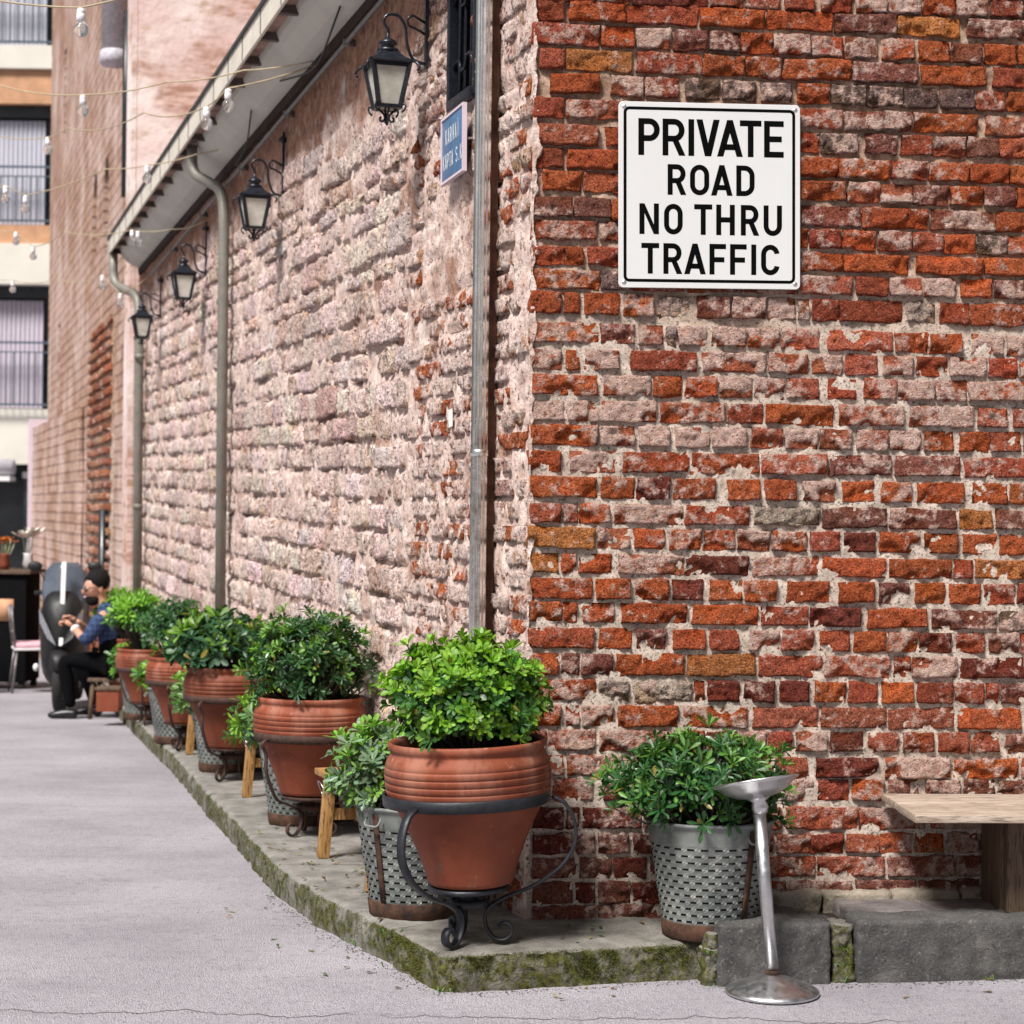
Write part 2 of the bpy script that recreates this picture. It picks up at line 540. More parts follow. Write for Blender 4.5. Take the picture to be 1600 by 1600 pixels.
k = g.mth('ADD', stripes(sx[2], 22, .25), stripes(g.mth('ADD', sx[0], sx[1]), 22, .25))
MAT['blue_check'] = g.out(g.mix(g.mth('MULTIPLY', k, .5), (.012, .025, .075), (.035, .07, .17)), .9)
plain('trousers', (.004, .004, .005), .95, spec=.05)
plain('shoe', (.008, .008, .009), .35)
plain('bike_black', (.006, .006, .007), .55, 0, .2, 10)
plain('bike_silver', (.42, .43, .46), .25, .7, .1, 8)
plain('bike_screen', (.07, .085, .11), .12, 0, .3, 3)
plain('rubber', (.012, .012, .012), .85)
BRICKS = """
5,189,3107r 205,106,3108p 322,244,3109d 577,107,3110p 695,114,3110p 831,95,3111r 954,102,3111r 1071,103,3112w 1185,102,3112w 1303,103,3113o 1417,99,3113w 1530,108,3114r 1649,107,3114p ;59
6,88,3046r 111,184,3046o 301,234,3045r 544,216,3044o 769,220,3044o 996,211,3043v 1212,212,3042y 1451,221,3042v ;61
-10,219,2967p 215,112,2965o 334,112,2965w 461,107,2964v 575,100,2963v 682,107,2962o 796,116,2961p 921,106,2960r 1036,105,2960v 1163,102,2959m 1285,105,2958o 1397,104,2957v 1512,108,2956o 1627,108,2955o ;66
18,78,2888r 102,218,2887y 335,217,2886r 559,134,2885o 700,116,2884o 825,229,2883o 1061,220,2881v 1295,220,2880o 1541,195,2879r ;65
51,160,2809o 251,106,2808w 366,108,2807r 500,111,2807g 624,111,2806g 755,101,2805g 876,106,2805o 988,115,2804g 1116,114,2804g 1237,111,2803g 1364,112,2803g 1489,95,2802p 1595,142,2801o ;63
-3,97,2730r 104,211,2729p 326,192,2728r 528,204,2726p 741,112,2725o 861,165,2724r 1037,225,2723v 1268,222,2722m 1519,242,2720w ;61
15,196,2641p 238,206,2642r 455,192,2642p 658,187,2643r 854,95,2643r 958,121,2643g 1105,109,2644v 1228,107,2644r 1344,105,2644p 1456,108,2645v 1571,124,2645p ;64
-5,101,2565r 110,207,2565o 328,149,2564r 488,182,2563o 680,183,2563p 874,139,2562o 1019,170,2561o 1198,118,2561r 1327,132,2560m 1468,133,2560o 1607,133,2559o ;61
29,127,2490m 164,133,2489p 308,170,2488r 489,181,2486o 681,188,2485r 882,156,2483o 1049,104,2482p 1160,109,2481w 1276,116,2480v 1399,110,2480o 1518,103,2479v 1628,136,2478o ;64
-3,132,2405v 135,121,2404v 262,196,2403o 468,203,2402r 682,194,2401p 887,206,2400v 1104,219,2399o 1338,218,2398v 1563,202,2397o ;65
-2,210,2332p 219,101,2331w 331,149,2330r 491,203,2329r 705,153,2327o 866,48,2327o 923,104,2326r 1035,111,2325o 1153,111,2325w 1273,105,2324p 1387,99,2323o 1495,100,2322g 1601,98,2322p ;61
-1,105,2249r 110,55,2249o 182,129,2249r 321,181,2249o 513,182,2249p 706,153,2249r 867,167,2249o 1041,218,2249o 1285,227,2249o 1520,224,2249o ;59
0,219,2170m 227,95,2171g 333,170,2171r 514,182,2171o 707,168,2172p 883,185,2172p 1085,102,2173r 1198,105,2173w 1312,108,2173w 1440,103,2174o 1554,147,2174v ;61
-6,101,2089o 103,53,2088o 177,108,2088o 302,100,2088m 415,106,2087C 547,107,2087v 662,112,2087v 783,93,2086w 884,39,2086w 932,89,2086r 1027,212,2085r 1252,105,2085C 1370,99,2085r 1478,290,2084o ;70
-9,223,1996m 227,112,1995v 352,81,1994w 441,39,1993C 486,92,1993w 595,112,1992w 717,104,1991m 829,128,1990p 990,215,1988p 1218,110,1986m 1336,108,1986m 1479,109,1984w 1599,104,1983w ;65
3,96,1908w 116,42,1908o 177,110,1908w 328,217,1908r 566,210,1909w 787,132,1909p 936,100,1909w 1049,107,1909p 1178,100,1910w 1289,106,1910r 1406,121,1910w 1538,99,1910r 1644,104,1911p ;64
2,214,1824m 238,154,1825w 401,96,1825o 512,102,1826o 625,107,1826w 743,99,1826w 851,106,1827p 991,94,1827r 1111,109,1828p 1229,118,1828w 1358,106,1828p 1470,191,1829m ;66
5,103,1739w 122,62,1739w 194,218,1739w 427,216,1740m 652,118,1740r 781,225,1740o 1029,218,1740p 1269,216,1741w 1502,102,1741p 1624,149,1741p ;66
-1,219,1660m 229,114,1660w 356,102,1660w 482,109,1660w 601,114,1660w 732,106,1660p 849,108,1660w 963,107,1660w 1089,105,1660w 1205,100,1660w 1319,101,1660o 1442,101,1660o 1550,102,1660r 1663,89,1660p ;66
-8,109,1576o 129,152,1576w 304,219,1576o 534,225,1575m 768,220,1575p 999,209,1575v 1223,220,1575v 1460,248,1574r ;66
-1,219,1491o 237,108,1490o 354,108,1490d 477,137,1489o 659,105,1489o 782,101,1489o 911,106,1488w 1043,107,1488o 1176,101,1487m 1297,162,1487o 1488,121,1487o 1616,138,1486m ;68
2,101,1407r 110,46,1407r 162,102,1407m 281,225,1406p 517,212,1405r 744,227,1404C 979,214,1403v 1206,226,1402v 1445,108,1401y 1568,209,1401v ;63
-9,225,1326y 227,103,1325w 345,102,1324o 464,103,1323m 575,105,1323o 689,110,1322p 807,115,1321m 935,100,1321r 1050,106,1320d 1172,131,1319o 1323,116,1319o 1455,114,1318o 1585,171,1317o ;66
-4,101,1245y 107,47,1244o 164,108,1244o 293,219,1242w 519,210,1241d 748,214,1239p 979,213,1237o 1206,212,1236o 1427,64,1235r 1498,281,1234y ;63
-1,206,1159o 224,111,1158o 356,106,1157m 473,104,1157d 597,111,1156o 719,105,1155m 859,143,1154o 1032,122,1153o 1169,103,1152v 1296,97,1152o 1415,103,1151o 1532,106,1150r 1647,111,1150r ;68
4,101,1086o 114,46,1085o 179,103,1084m 304,219,1081o 542,221,1078o 772,157,1075r 938,171,1073d 1133,202,1070o 1354,219,1067v 1584,175,1064g ;63
-1,217,998r 235,104,997o 358,95,996v 481,105,995o 605,94,994r 736,97,993w 846,104,993p 974,99,992r 1091,104,991o 1204,99,990m 1311,108,989d 1439,95,988r 1554,99,988v 1664,96,987r ;66
6,95,913o 109,61,913v 179,101,912v 291,225,911o 527,227,910y 767,214,908r 992,218,907p 1225,57,906r 1288,152,905w 1455,217,904d ;68
9,213,828o 231,108,826C 349,198,825C 554,32,825r 596,106,824d 719,101,823d 839,98,823d 956,106,822m 1071,98,821r 1184,108,820o 1307,119,820r 1434,100,819r 1542,42,818r 1596,122,818v ;68
10,99,744o 128,42,744r 181,101,743m 299,200,742o 518,212,740m 750,218,738p 979,220,737p 1212,219,735p 1446,217,733o ;67
11,49,666r 70,154,665p 241,238,663p 489,97,662r 598,95,662d 704,86,661p 800,82,660r 893,106,660w 1012,109,659d 1143,98,658p 1259,105,657r 1381,102,656p 1498,91,656p 1613,107,655v ;64
12,108,584p 132,210,582o 352,128,580d 493,94,579p 599,213,577r 832,103,575p 963,211,573d 1198,224,571w 1438,216,568m ;65
13,65,501d 91,127,500p 254,99,499d 366,115,499p 494,136,498v 643,192,497r 856,98,496w 971,104,496r 1090,103,495m 1210,105,494v 1342,114,493v 1469,108,493v 1589,110,492v ;70
21,101,409d 132,42,408d 185,191,408d 388,201,407v 602,245,405p 864,243,404p 1113,223,402p 1358,210,401p 1581,186,400v ;70
22,132,328d 169,59,327v 239,101,327v 355,107,326d 474,116,326v 603,115,325v 729,93,325p 833,112,324p 951,109,324r 1069,109,323p 1186,105,322p 1304,97,322m 1414,106,321p 1531,104,321v 1646,122,320p ;63
23,139,247v 176,108,246v 293,106,246d 411,201,246v 625,176,245v 812,153,245p 974,226,245p 1213,224,244v 1450,120,244v 1581,210,243v ;66
24,132,165v 167,63,165d 241,106,165v 357,192,164d 562,244,164v 817,50,164r 880,208,163v 1101,205,163v 1319,207,162v 1540,230,162v ;68
25,206,107v 244,220,107v 477,201,107d 691,203,107v ;50
"""
# ================================================================ SETTING
# ---------------------------------------------------------------- road
def road():
    mb = MB()
    ys = [-6, -2, 2, 4, 5, 6.2, 8, 10, 14, 18, 24, 32, 45, 70, 110, 180]
    xs = [-120, -60, -30, -15, -8, -4, -2, 0, 2, 4, 8, 15, 30, 60, 120]
    for y in ys:
        for x in xs: mb.v.append((x, y, gz(min(y, 45))))
    n = len(xs)
    for j in range(len(ys) - 1):
        for i in range(n - 1):
            a = j * n + i
            mb.f.append((a, a + 1, a + n + 1, a + n))
    return tag(mb.build('road', MAT['asphalt'], smooth=False), kind='structure')
road()

# ---------------------------------------------------------------- pavement along the wall (cast stones with open joints)
SD = Vector((-.296099, .955157, 0))
NS = Vector((-.955157, -.296099, 0))      # street-ward normal of the side wall
FD = Vector((.994269, .106911, 0))
FN = Vector((.106911, -.994269, 0))       # camera-ward normal of the front wall
CORNER = Vector((.058, 6.25, 0))

def lerp_poly(P, u):
    L = [0]
    for a, b in zip(P, P[1:]): L.append(L[-1] + (Vector(b) - Vector(a)).length)
    d = u * L[-1]
    for i in range(len(P) - 1):
        if d <= L[i + 1] or i == len(P) - 2:
            t = (d - L[i]) / max(1e-6, L[i + 1] - L[i])
            return Vector(P[i]).lerp(Vector(P[i + 1]), t)

pave = MB()
def stone_strip(O, I, top, step, mat, parent, amp=.006, seed=0):
    """a cast kerb stone: outer edge line O, inner line I, rounded arris"""
    O = [Vector((p[0], p[1], 0)) for p in O]
    I = [Vector((p[0], p[1], 0)) for p in I]
    ln = sum((b - a).length for a, b in zip(O, O[1:]))
    nu = max(4, int(ln / step))
    mb = MB()
    prof = [(0, -.06), (0, .01), (.001, .035), (.0, .06), (.002, top - .03), (.006, top - .014), (.014, top - .005), (.028, top), (.05, top), (.08, top)]
    W = max((I[k] - O[k]).length for k in (0, -1))
    d = .08
    while d < W - .03:
        d += max(.035, step)
        prof.append((min(d, W), top))
    rows = []
    for i in range(nu + 1):
        u = i / nu
        o, q = lerp_poly(O, u), lerp_poly(I, u)
        wv = (q - o)
        wl = wv.length
        wn = wv / wl
        z0 = gz(o.y)
        row = []
        for k, (dd, zz) in enumerate(prof):
            f = dd if k < 8 else dd * wl / W
            p = o + wn * f
            n1 = fbm(p.x * 9 + seed, p.y * 9, zz * 9)
            n2 = fbm(p.x * 34, p.y * 34 + seed, zz * 34)
            amt = amp * (n1 + .5 * n2)
            if k < 8: p = p - wn * (amt * (1.5 if k < 6 else 1))
            z = z0 + zz + (amt * .6 if k > 4 else 0)
            row.append(len(mb.v))
            mb.v.append((p.x, p.y, z))
        rows.append(row)
    for a, b in zip(rows, rows[1:]):
        for k in range(len(prof) - 1):
            mb.f.append((a[k], b[k], b[k + 1], a[k + 1]))
    for row, rev in ((rows[0], 0), (rows[-1], 1)):
        base = []
        for idx in (row[-1],):
            v = mb.v[idx]
            base.append(len(mb.v)); mb.v.append((v[0], v[1], v[2] - top - .06))
        f = list(row) + base
        mb.f.append(tuple(f[::-1] if rev else f))
    return mb.build('kerb_stone', mat, parent)

pv = tag(empty('pavement', (0, 0, 0)), kind='structure')
EDGE = [(-.372, 6.09), (-.403, 6.15), (-.513, 6.392), (-.669, 6.734), (-.78, 7.05), (-.895, 7.384), (-1.04, 7.93), (-1.205, 8.574), (-1.526, 9.738), (-1.80, 10.80), (-2.098, 11.92), (-2.46, 13.20), (-2.845, 14.572), (-3.20, 15.86), (-3.56, 17.19), (-4.05, 19.0), (-4.62, 21.1)]
def wallpt(y): return (.058 - .31 * (y - 6.25), y)
# corner stone
stone_strip([(-.368, 6.083), (-.30, 5.943), (-.235, 5.81), (-.20, 5.752), (-.15, 5.742), (.02, 5.785), (.30, 5.868), (.62, 5.962)],
            [(.10, 6.40), (.08, 6.36), (.07, 6.33), (.06, 6.31), (.07, 6.30), (.15, 6.31), (.35, 6.34), (.66, 6.36)], .115, .016, MAT['kerb_mossy'], pv, .010, 3.3)
cuts = [(0, 2), (2, 5), (5, 7), (7, 8), (8, 10), (10, 12), (12, 14), (14, 16)]
for k, (a, b) in enumerate(cuts):
    O = EDGE[a:b + 1]
    O = [Vector((p[0], p[1], 0)) for p in O]
    gp = .004
    O[0] = O[0] + (O[1] - O[0]).normalized() * gp
    O[-1] = O[-1] - (O[-1] - O[-2]).normalized() * gp
    I = [(wallpt(p.y)[0] + .08, p.y + .03) for p in O]
    stone_strip(O, I, .115, .02 if k < 3 else .045, MAT['kerb'], pv, .008, k * 7.1)

# right-hand kerb: dark cast blocks, mossy broken joint, paving behind
def rough_box(mb, P, z0, z1, n, amp, seed):
    """box over quad P (4 ground corners, front-left, front-right, back-right, back-left), subdivided and weathered"""
    P = [Vector((p[0], p[1], 0)) for p in P]
    bm = bmesh.new()
    vs = [bm.verts.new((p.x, p.y, z)) for z in (z0, z1) for p in P]
    for f in ((0, 3, 2, 1), (4, 5, 6, 7), (0, 1, 5, 4), (1, 2, 6, 5), (2, 3, 7, 6), (3, 0, 4, 7)): bm.faces.new([vs[i] for i in f])
    bmesh.ops.bevel(bm, geom=bm.edges[:], offset=min(.014, (z1 - z0) * .3), segments=2, affect='EDGES', profile=.6)
    for _ in range(5):
        es = [e for e in bm.edges if e.calc_length() > n]
        if not es: break
        bmesh.ops.subdivide_edges(bm, edges=es, cuts=1, use_grid_fill=True)
    bmesh.ops.triangulate(bm, faces=[f for f in bm.faces if len(f.verts) > 4])
    bm.normal_update()
    for v in bm.verts:
        q = v.co
        v.co = q + v.normal * amp * (fbm(q.x * 11 + seed, q.y * 11, q.z * 11) + .6 * fbm(q.x * 40, q.y * 40 + seed, q.z * 40))
    bm.verts.index_update()
    mb.add([v.co.copy() for v in bm.verts], [[v.index for v in f.verts] for f in bm.faces])
    bm.free()
    return mb
rk = tag(empty('kerb', (0, 0, 0)), kind='structure')
def kq(x0, x1, y0=0, y1=.15):
    f = lambda x: 5.845 + .155 * (x - .62)
    return [(x0, f(x0) + y0), (x1, f(x1) + y0), (x1 - .02, f(x1) + y1), (x0 - .02, f(x0) + y1)]
rough_box(MB(), kq(.645, 1.000), -.05, .19, .018, .008, 1).build('kerb_block', MAT['block'], rk)
rough_box(MB(), kq(1.082, 1.95), -.05, .19, .02, .008, 2).build('kerb_block', MAT['block'], rk)
rough_box(MB(), kq(1.956, 2.9), -.05, .19, .05, .004, 3).build('kerb_block', MAT['block'], rk)
rough_box(MB(), kq(1.006, 1.076, .022, .14), -.05, .176, .012, .014, 4).build('joint_fill', MAT['kerb_mossy'], rk)
rough_box(MB(), kq(.605, .652, .012, .10), -.05, .12, .010, .016, 5).build('joint_fill', MAT['kerb_mossy'], rk)
rough_box(MB(), kq(.612, .65, .02, .12), .0, .155, .012, .012, 6).build('joint_fill', MAT['kerb_mossy'], rk)
pb_ = tag(empty('paving', (0, 0, 0)), kind='structure')
slabs = [([(.66, 6.00), (.93, 6.05), (.90, 6.17), (.70, 6.15)], .165), ([(.94, 6.055), (1.06, 6.07), (1.03, 6.19), (.91, 6.175)], .158),
         ([(.70, 6.16), (.95, 6.185), (.93, 6.33), (.68, 6.30)], .16), ([(1.10, 6.08), (1.36, 6.125), (1.33, 6.28), (1.07, 6.22)], .186),
         ([(1.34, 6.29), (1.62, 6.31), (1.60, 6.41), (1.33, 6.39)], .178), ([(1.08, 6.235), (1.325, 6.29), (1.31, 6.38), (1.06, 6.36)], .181),
         ([(1.372, 6.127), (1.70, 6.18), (1.68, 6.30), (1.345, 6.28)], .184), ([(1.712, 6.182), (2.05, 6.235), (2.03, 6.42), (1.69, 6.40)], .182),
         ([(2.062, 6.237), (2.5, 6.305), (2.48, 6.48), (2.04, 6.44)], .18), ([(2.512, 6.307), (2.9, 6.37), (2.9, 6.53), (2.49, 6.48)], .183)]
for k, (q, zt) in enumerate(slabs):
    rough_box(MB(), q, zt - .08, zt, .03, .004, 20 + k).build('paving_slab', MAT['slab'], pb_)
mb = MB(); rough_box(mb, [(.60, 6.02), (2.95, 6.38), (2.95, 6.6), (.60, 6.36)], -.05, .135, .08, .008, 9)
mb.build('bedding', MAT['soil'], pb_)
mb = MB()
for k in range(9):
    x0 = .80 + k * .235
    x1 = x0 + .232
    fy = lambda x: 6.25 + .1075 * (x - .058)
    rough_box(mb, [(x0, fy(x0) - .055 - .02 * mn.noise(Vector((k * 3.3, 0, 0)))), (x1, fy(x1) - .055), (x1, fy(x1) + .02), (x0, fy(x0) + .02)], .12, .205 + .008 * mn.noise(Vector((k * 1.7, 5, 0))), .025, .009, 40 + k)
mb.build('wall_ledge', MAT['ledge'], pb_)

# ================================================================ BRICK BUILDING
BLD = tag(empty('brick_building', tuple(CORNER)), 'old corner building with a raw brick front and a pink plastered stone side', 'building')
FW = Matrix((( FD.x, -FD.y, 0, 0), (FD.y, FD.x, 0, 0), (0, 0, 1, 0), (0, 0, 0, 1)))           # local x along the front, -y to the street
SW = Matrix(((SD.x, NS.x, 0, 0), (SD.y, NS.y, 0, 0), (0, 0, 1, 0), (0, 0, 0, 1)))             # local x along the side, +y to the street

PAL = {'o': ((.50, .132, .052), .26), 'r': ((.40, .105, .060), .34), 'd': ((.21, .058, .040), .30), 'p': ((.46, .145, .088), .50),
       'w': ((.46, .17, .11), .76), 'v': ((.28, .115, .088), .46), 'g': ((.19, .135, .118), .42), 'y': ((.52, .215, .075), .26),
       'm': ((.50, .14, .055), .47), 'C': ((.52, .42, .36), .35)}

def rough_unit(mb, x, z, w, h, proud, back, rng, colr, wash, cell, edge, rough, out, chips=1, rnd=.5, floor=-.008):
    """one brick or stone: gridded front face with worn arrises and broken corners"""
    nx, nz = max(3, round(w / cell)), max(3, round(h / cell))
    e2 = min(edge * .55, w * .1, h * .1)
    gx = [0, e2] + [e2 + (w - 2 * e2) * q / nx for q in range(1, nx)] + [w - e2, w]
    gzz = [0, e2] + [e2 + (h - 2 * e2) * q / nz for q in range(1, nz)] + [h - e2, h]
    nx, nz = len(gx) - 1, len(gzz) - 1
    sx, sy, sz = rng.uniform(0, 90), rng.uniform(0, 90), rng.uniform(0, 90)
    tone = rng.uniform(.82, 1.18)
    base = [c * tone * rng.uniform(.94, 1.06) for c in colr]
    fresh = [min(1, base[0] * 1.05), base[1] * .92, base[2] * .75]
    ch = []
    for _ in range(chips):
        if rng.random() < .80:
            ex = rng.choice((0, w)) if rng.random() < .55 else rng.uniform(0, w)
            ez = rng.choice((0, 0, h))
            ch.append((ex, ez, rng.uniform(.022, .07), rng.uniform(.006, .020)))
    tilt = rng.uniform(-.028, .028)
    wb = min(.0075, h * .12)
    tx = rng.uniform(-.025, .025)
    lean = rng.uniform(-.05, .05)
    vs, cs, fs = [], [], []
    for j in range(nz + 1):
        for i in range(nx + 1):
            px, pz = gx[i], gzz[j]
            u, v = px / w, pz / h
            bi, bj = i in (0, nx), j in (0, nz)
            n1 = fbm(px * 26 + sx, pz * 26 + sy, sz)
            n2 = fbm(px * 75 + sx, pz * 75 + sz, sy, 3)
            rg_ = abs(mn.noise(Vector((px * 38 + sz, pz * 38 + sx, sy))))
            y = proud + rough * (1.3 * n1 + 1.0 * n2 + 1.3 * (.3 - rg_)) + tx * (u - .5) * w + lean * (v - .5) * h
            if bi or bj: y -= edge * (.75 + .6 * abs(n1))
            dx = dz = 0
            nw = mn.noise(Vector((px * 17 + sy, pz * 17 + sz, sx)))
            if bi: dx = (1 if i == 0 else -1) * edge * (.45 + .9 * n1) + wb * nw
            if bj: dz = (1 if j == 0 else -1) * edge * (.40 + .9 * n1) + wb * nw
            if bi and bj:
                dx += (1 if i == 0 else -1) * edge * rnd * 1.6
                dz += (1 if j == 0 else -1) * edge * rnd * 1.1
            k = 0
            for (ex, ez, r, d) in ch:
                q = math.hypot((px - ex), (pz - ez) * 1.3) / r + .35 * n1
                if q < 1:
                    k = max(k, min(1, (1 - q) * 3))
                    y -= d * min(1, (1 - q) * 2.2)
            y = max(y, floor)
            wsh = wash * (1 - .9 * k)
            c = [base[t] * (1 - k) + fresh[t] * k for t in range(3)]
            vs.append((x + px + dx, out * y, z + pz + dz + tilt * (px - w / 2)))
            cs.append((c[0], c[1], c[2], wsh))
    N = nx + 1
    for j in range(nz):
        for i in range(nx):
            a = j * N + i
            f = (a, a + 1, a + N + 1, a + N)
            fs.append(f if out < 0 else f[::-1])
    loop = [i for i in range(N)] + [j * N + nx for j in range(1, nz + 1)] + [nz * N + i for i in range(nx - 1, -1, -1)] + [j * N for j in range(nz - 1, 0, -1)]
    b0 = len(vs)
    for t in loop:
        vs.append((vs[t][0], -out * back, vs[t][2]))
        cs.append(cs[t])
    L = len(loop)
    for k in range(L):
        f = (loop[k], b0 + k, b0 + (k + 1) % L, loop[(k + 1) % L])
        fs.append(f if out < 0 else f[::-1])
    mb.add(vs, fs, cs)
    return mb

# ---- front wall
def grid_wall(name, us, zs, yfun, mat, parent, skip=None, flip=False):
    mb = MB()
    for zz in zs:
        for u in us: mb.v.append((u, yfun(u, zz), zz))
    n = len(us)
    for j in range(len(zs) - 1):
        for i in range(n - 1):
            uc, zc = (us[i] + us[i + 1]) / 2, (zs[j] + zs[j + 1]) / 2
            if skip and skip(uc, zc): continue
            a = j * n + i
            f = (a, a + 1, a + n + 1, a + n)
            mb.f.append(f[::-1] if flip else f)
    return mb.build(name, mat, parent)

def mortar_y(u, zz):
    up = min(1, max(0, (zz - 2.05) / .25))
    base = .0085 + .0065 * up
    return base - .0045 * fbm(u * 14, zz * 14, 2.2) - .003 * fbm(u * 50, zz * 50, 7.1, 3)
us = [i * .0125 for i in range(142)] + [1.78 + .05 * i for i in range(30)]
zs = [-.15 + .0125 * i for i in range(268)] + [3.21 + .06 * i for i in range(13)]
FRONT = grid_wall('front_wall', us, zs, mortar_y, MAT['mortar'], BLD)
FRONT.matrix_local = FW

rows = []  # lowest rows use darker codes, holding shade as well as dirt
for line in BRICKS.strip().split('\n'):
    body, hh = line.split(';')
    row = []
    for tok in body.split():
        a, b, c = tok.split(',')
        row.append([int(a) / 1000 - .0025, int(b) / 1000 + .005, int(c[:-1]) / 1000 - .002, int(hh) / 1000 + .004, c[-1]])
    rows.append(row)
rng = random.Random(11)
singles, extra = [], []
def hidden(s, w, zz, h):
    m = s + w / 2
    zc = zz + h / 2
    if .29 < m < .87 and 2.21 < zc < 2.76: return True
    if zc > 3.13 or m > 1.64: return True
    if zc < .60 and m < .16: return True
    if .32 < m < .78 and zc < .62: return True
    return False
for ri, row in enumerate(rows):
    for (s, wd, zz, h, c) in row:
        (extra if hidden(s, wd, zz, h) else singles).append((s, wd, zz, h, c))
    s = max(b[0] + b[1] for b in row) + .012
    while s < 3.15:
        wd = rng.choice((.104, .108, .215, .21))
        if ri % 2: wd = .212 if rng.random() < .8 else .105
        extra.append((s, wd, row[-1][2] + .004, row[-1][3], rng.choice('oorrpvwgm')))
        s += wd + .012
zz = 3.17
while zz < 3.85:
    s = rng.uniform(0, .08)
    while s < 3.1:
        wd = rng.choice((.104, .212, .215))
        extra.append((s, wd, zz, .06, rng.choice('oorrpvwgm')))
        s += wd + .012
    zz += .077
singles.sort(key=lambda b: -b[1] * b[3])
extra += singles[300:]
singles = singles[:300]
def one_brick(mb, s, wd, zz, h, c, x, z0, rng):
    colr, wash = PAL[c]
    if zz < .75: wash = wash * .8 + .1
    lump = c == 'C'
    if c in 'gv' and zz > 1.9: wash *= .9
    rough_unit(mb, x, z0, wd, h, (.003 if not lump else -.001) + rng.uniform(-.005, .007), .05, rng, colr, min(1, wash * rng.uniform(.75, 1.25)),
               
               .0088, .0050 if not lump else .013, .0046 if not lump else .0085, -1, 3 if wd > .15 else 2, .55 if not lump else 1.5)
for (s, wd, zz, h, c) in singles:
    mb = MB()
    one_brick(mb, s, wd, zz, h, c, 0, 0, rng)
    mb.build('brick', MAT['brick'], FRONT, loc=(s, 0, zz))
mb = MB()
for (s, wd, zz, h, c) in extra: one_brick(mb, s, wd, zz, h, c, s, zz, rng)
tag(mb.build('brickwork', MAT['brick'], FRONT), kind='stuff')
# ragged plaster lapping round the corner onto the brick ends
mb = MB()
zs2 = [-.1 + .013 * i for i in range(300)]
for zz in zs2:
    wdt = .003 + .022 * (fbm(zz * 4.0, 3, 1) + .3) + .020 * fbm(zz * 15, 8, 2)
    wdt = max(.001, wdt)
    for k, f in enumerate((-.004, .25, .6, .85, 1.0)):
        y = -.003 - .004 * fbm(zz * 30, f * 3, 6)
        if k == 0: y = -.004
        if k == 4: y = .012
        mb.v.append((f * wdt if k else -.006, y, zz))
for j in range(len(zs2) - 1):
    for k in range(4): mb.f.append((j * 5 + k, j * 5 + k + 1, j * 5 + 6 + k, j * 5 + 5 + k))
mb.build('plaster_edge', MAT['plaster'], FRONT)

# ---- side wall: pink plaster over brick quoin and coursed stone
WIN = (.70, 1.03, 2.965, 3.60)
_r = random.Random(55)
COURSE = [-.62]
while COURSE[-1] < 3.3: COURSE.append(COURSE[-1] + _r.choice((.088, .105, .118, .128, .140, .152)))
import bisect
def side_y(t, zz):
    y = .010 * fbm(t * 5, zz * 5, 3.1) + .006 * fbm(t * 19, zz * 19, 9.2) + .003 * fbm(t * 55, zz * 55, 1.2, 3)
    if t > 1.6 and zz < 3.2:                       # plaster lost from the bed joints
        q = zz - .016 * t
        ci = max(1, min(len(COURSE) - 1, bisect.bisect(COURSE, q)))
        b = max(0, 1 - min(abs(q - COURSE[ci - 1]), abs(COURSE[ci] - q)) / .021)
        y -= .045 * b * min(1, max(0, fbm(t * 4.5, zz * 9, 5.5) - .04) * 3.5)
    elif zz < 3.4 and t > .05:
        fr = ((zz - .02) / .0775) % 1.0
        b = max(0, 1 - min(fr, 1 - fr) / .2)
        y -= .022 * b * min(1, max(0, fbm(t * 9, zz * 12, 2.5) - .02) * 3)
    return y
ts = [0.0]
while ts[-1] < 11.75:
    ts.append(ts[-1] + .014 + .004 * ts[-1])
zs = [-.55 + .022 * i for i in range(198)]
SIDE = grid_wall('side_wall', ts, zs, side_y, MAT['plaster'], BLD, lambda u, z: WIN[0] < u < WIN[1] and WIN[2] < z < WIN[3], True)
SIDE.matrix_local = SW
rng = random.Random(5)
mb = MB()                                 # plastered brick quoin beside the downpipe
zz = 0.02
r = 0
while zz < 3.5:
    t = rng.uniform(-.02, .03)
    while t < 1.60:
        wd = rng.choice((.10, .13, .20, .22))
        tc, zc = t + wd / 2, zz + .03
        patch = (.62 < tc < 1.5 and 2.28 < zc < 2.62) or (.66 < tc < 1.14 and zc > 2.62) 
        if not patch and t > 0 and t + wd < 1.66 and rng.random() < .93:
            pk = rng.random()
            colr = (.46, .15, .07) if pk < .24 else (.52, .36, .30)
            rough_unit(mb, t, zz, wd, .058, .006 + rng.uniform(-.004, .005), .04, rng, colr, .45 if pk < .24 else .66, .016, .0045, .0055, 1, 2, .8)
        t += wd + .014
    zz += .0775
    r += 1
tag(mb.build('quoin_bricks', MAT['stone'], SIDE), kind='stuff')
stones = []
for i in range(len(COURSE) - 1):
    zz0, pitch = COURSE[i] + .006, COURSE[i + 1] - COURSE[i]
    h = pitch - .015
    t = 1.60 + rng.uniform(0, .2)
    any_ = False
    while t < 11.6:
        wd = rng.choice((.11, .14, .18, .22, .26, .30, .36, .42)) * rng.uniform(.9, 1.1)
        zb = zz0 + .016 * t + rng.uniform(-.008, .008)
        if zb < 3.16 + .05 * math.sin(t * 2.1) and zb > gz(6.25 + t) - .05:
            if rng.random() < .90: stones.append((t, zb, wd - rng.uniform(.012, .03), h * rng.uniform(.80, 1.10)))
        t += wd
stones.sort(key=lambda s: -(s[2] * s[3]) / (6.25 + s[0]) ** 3)
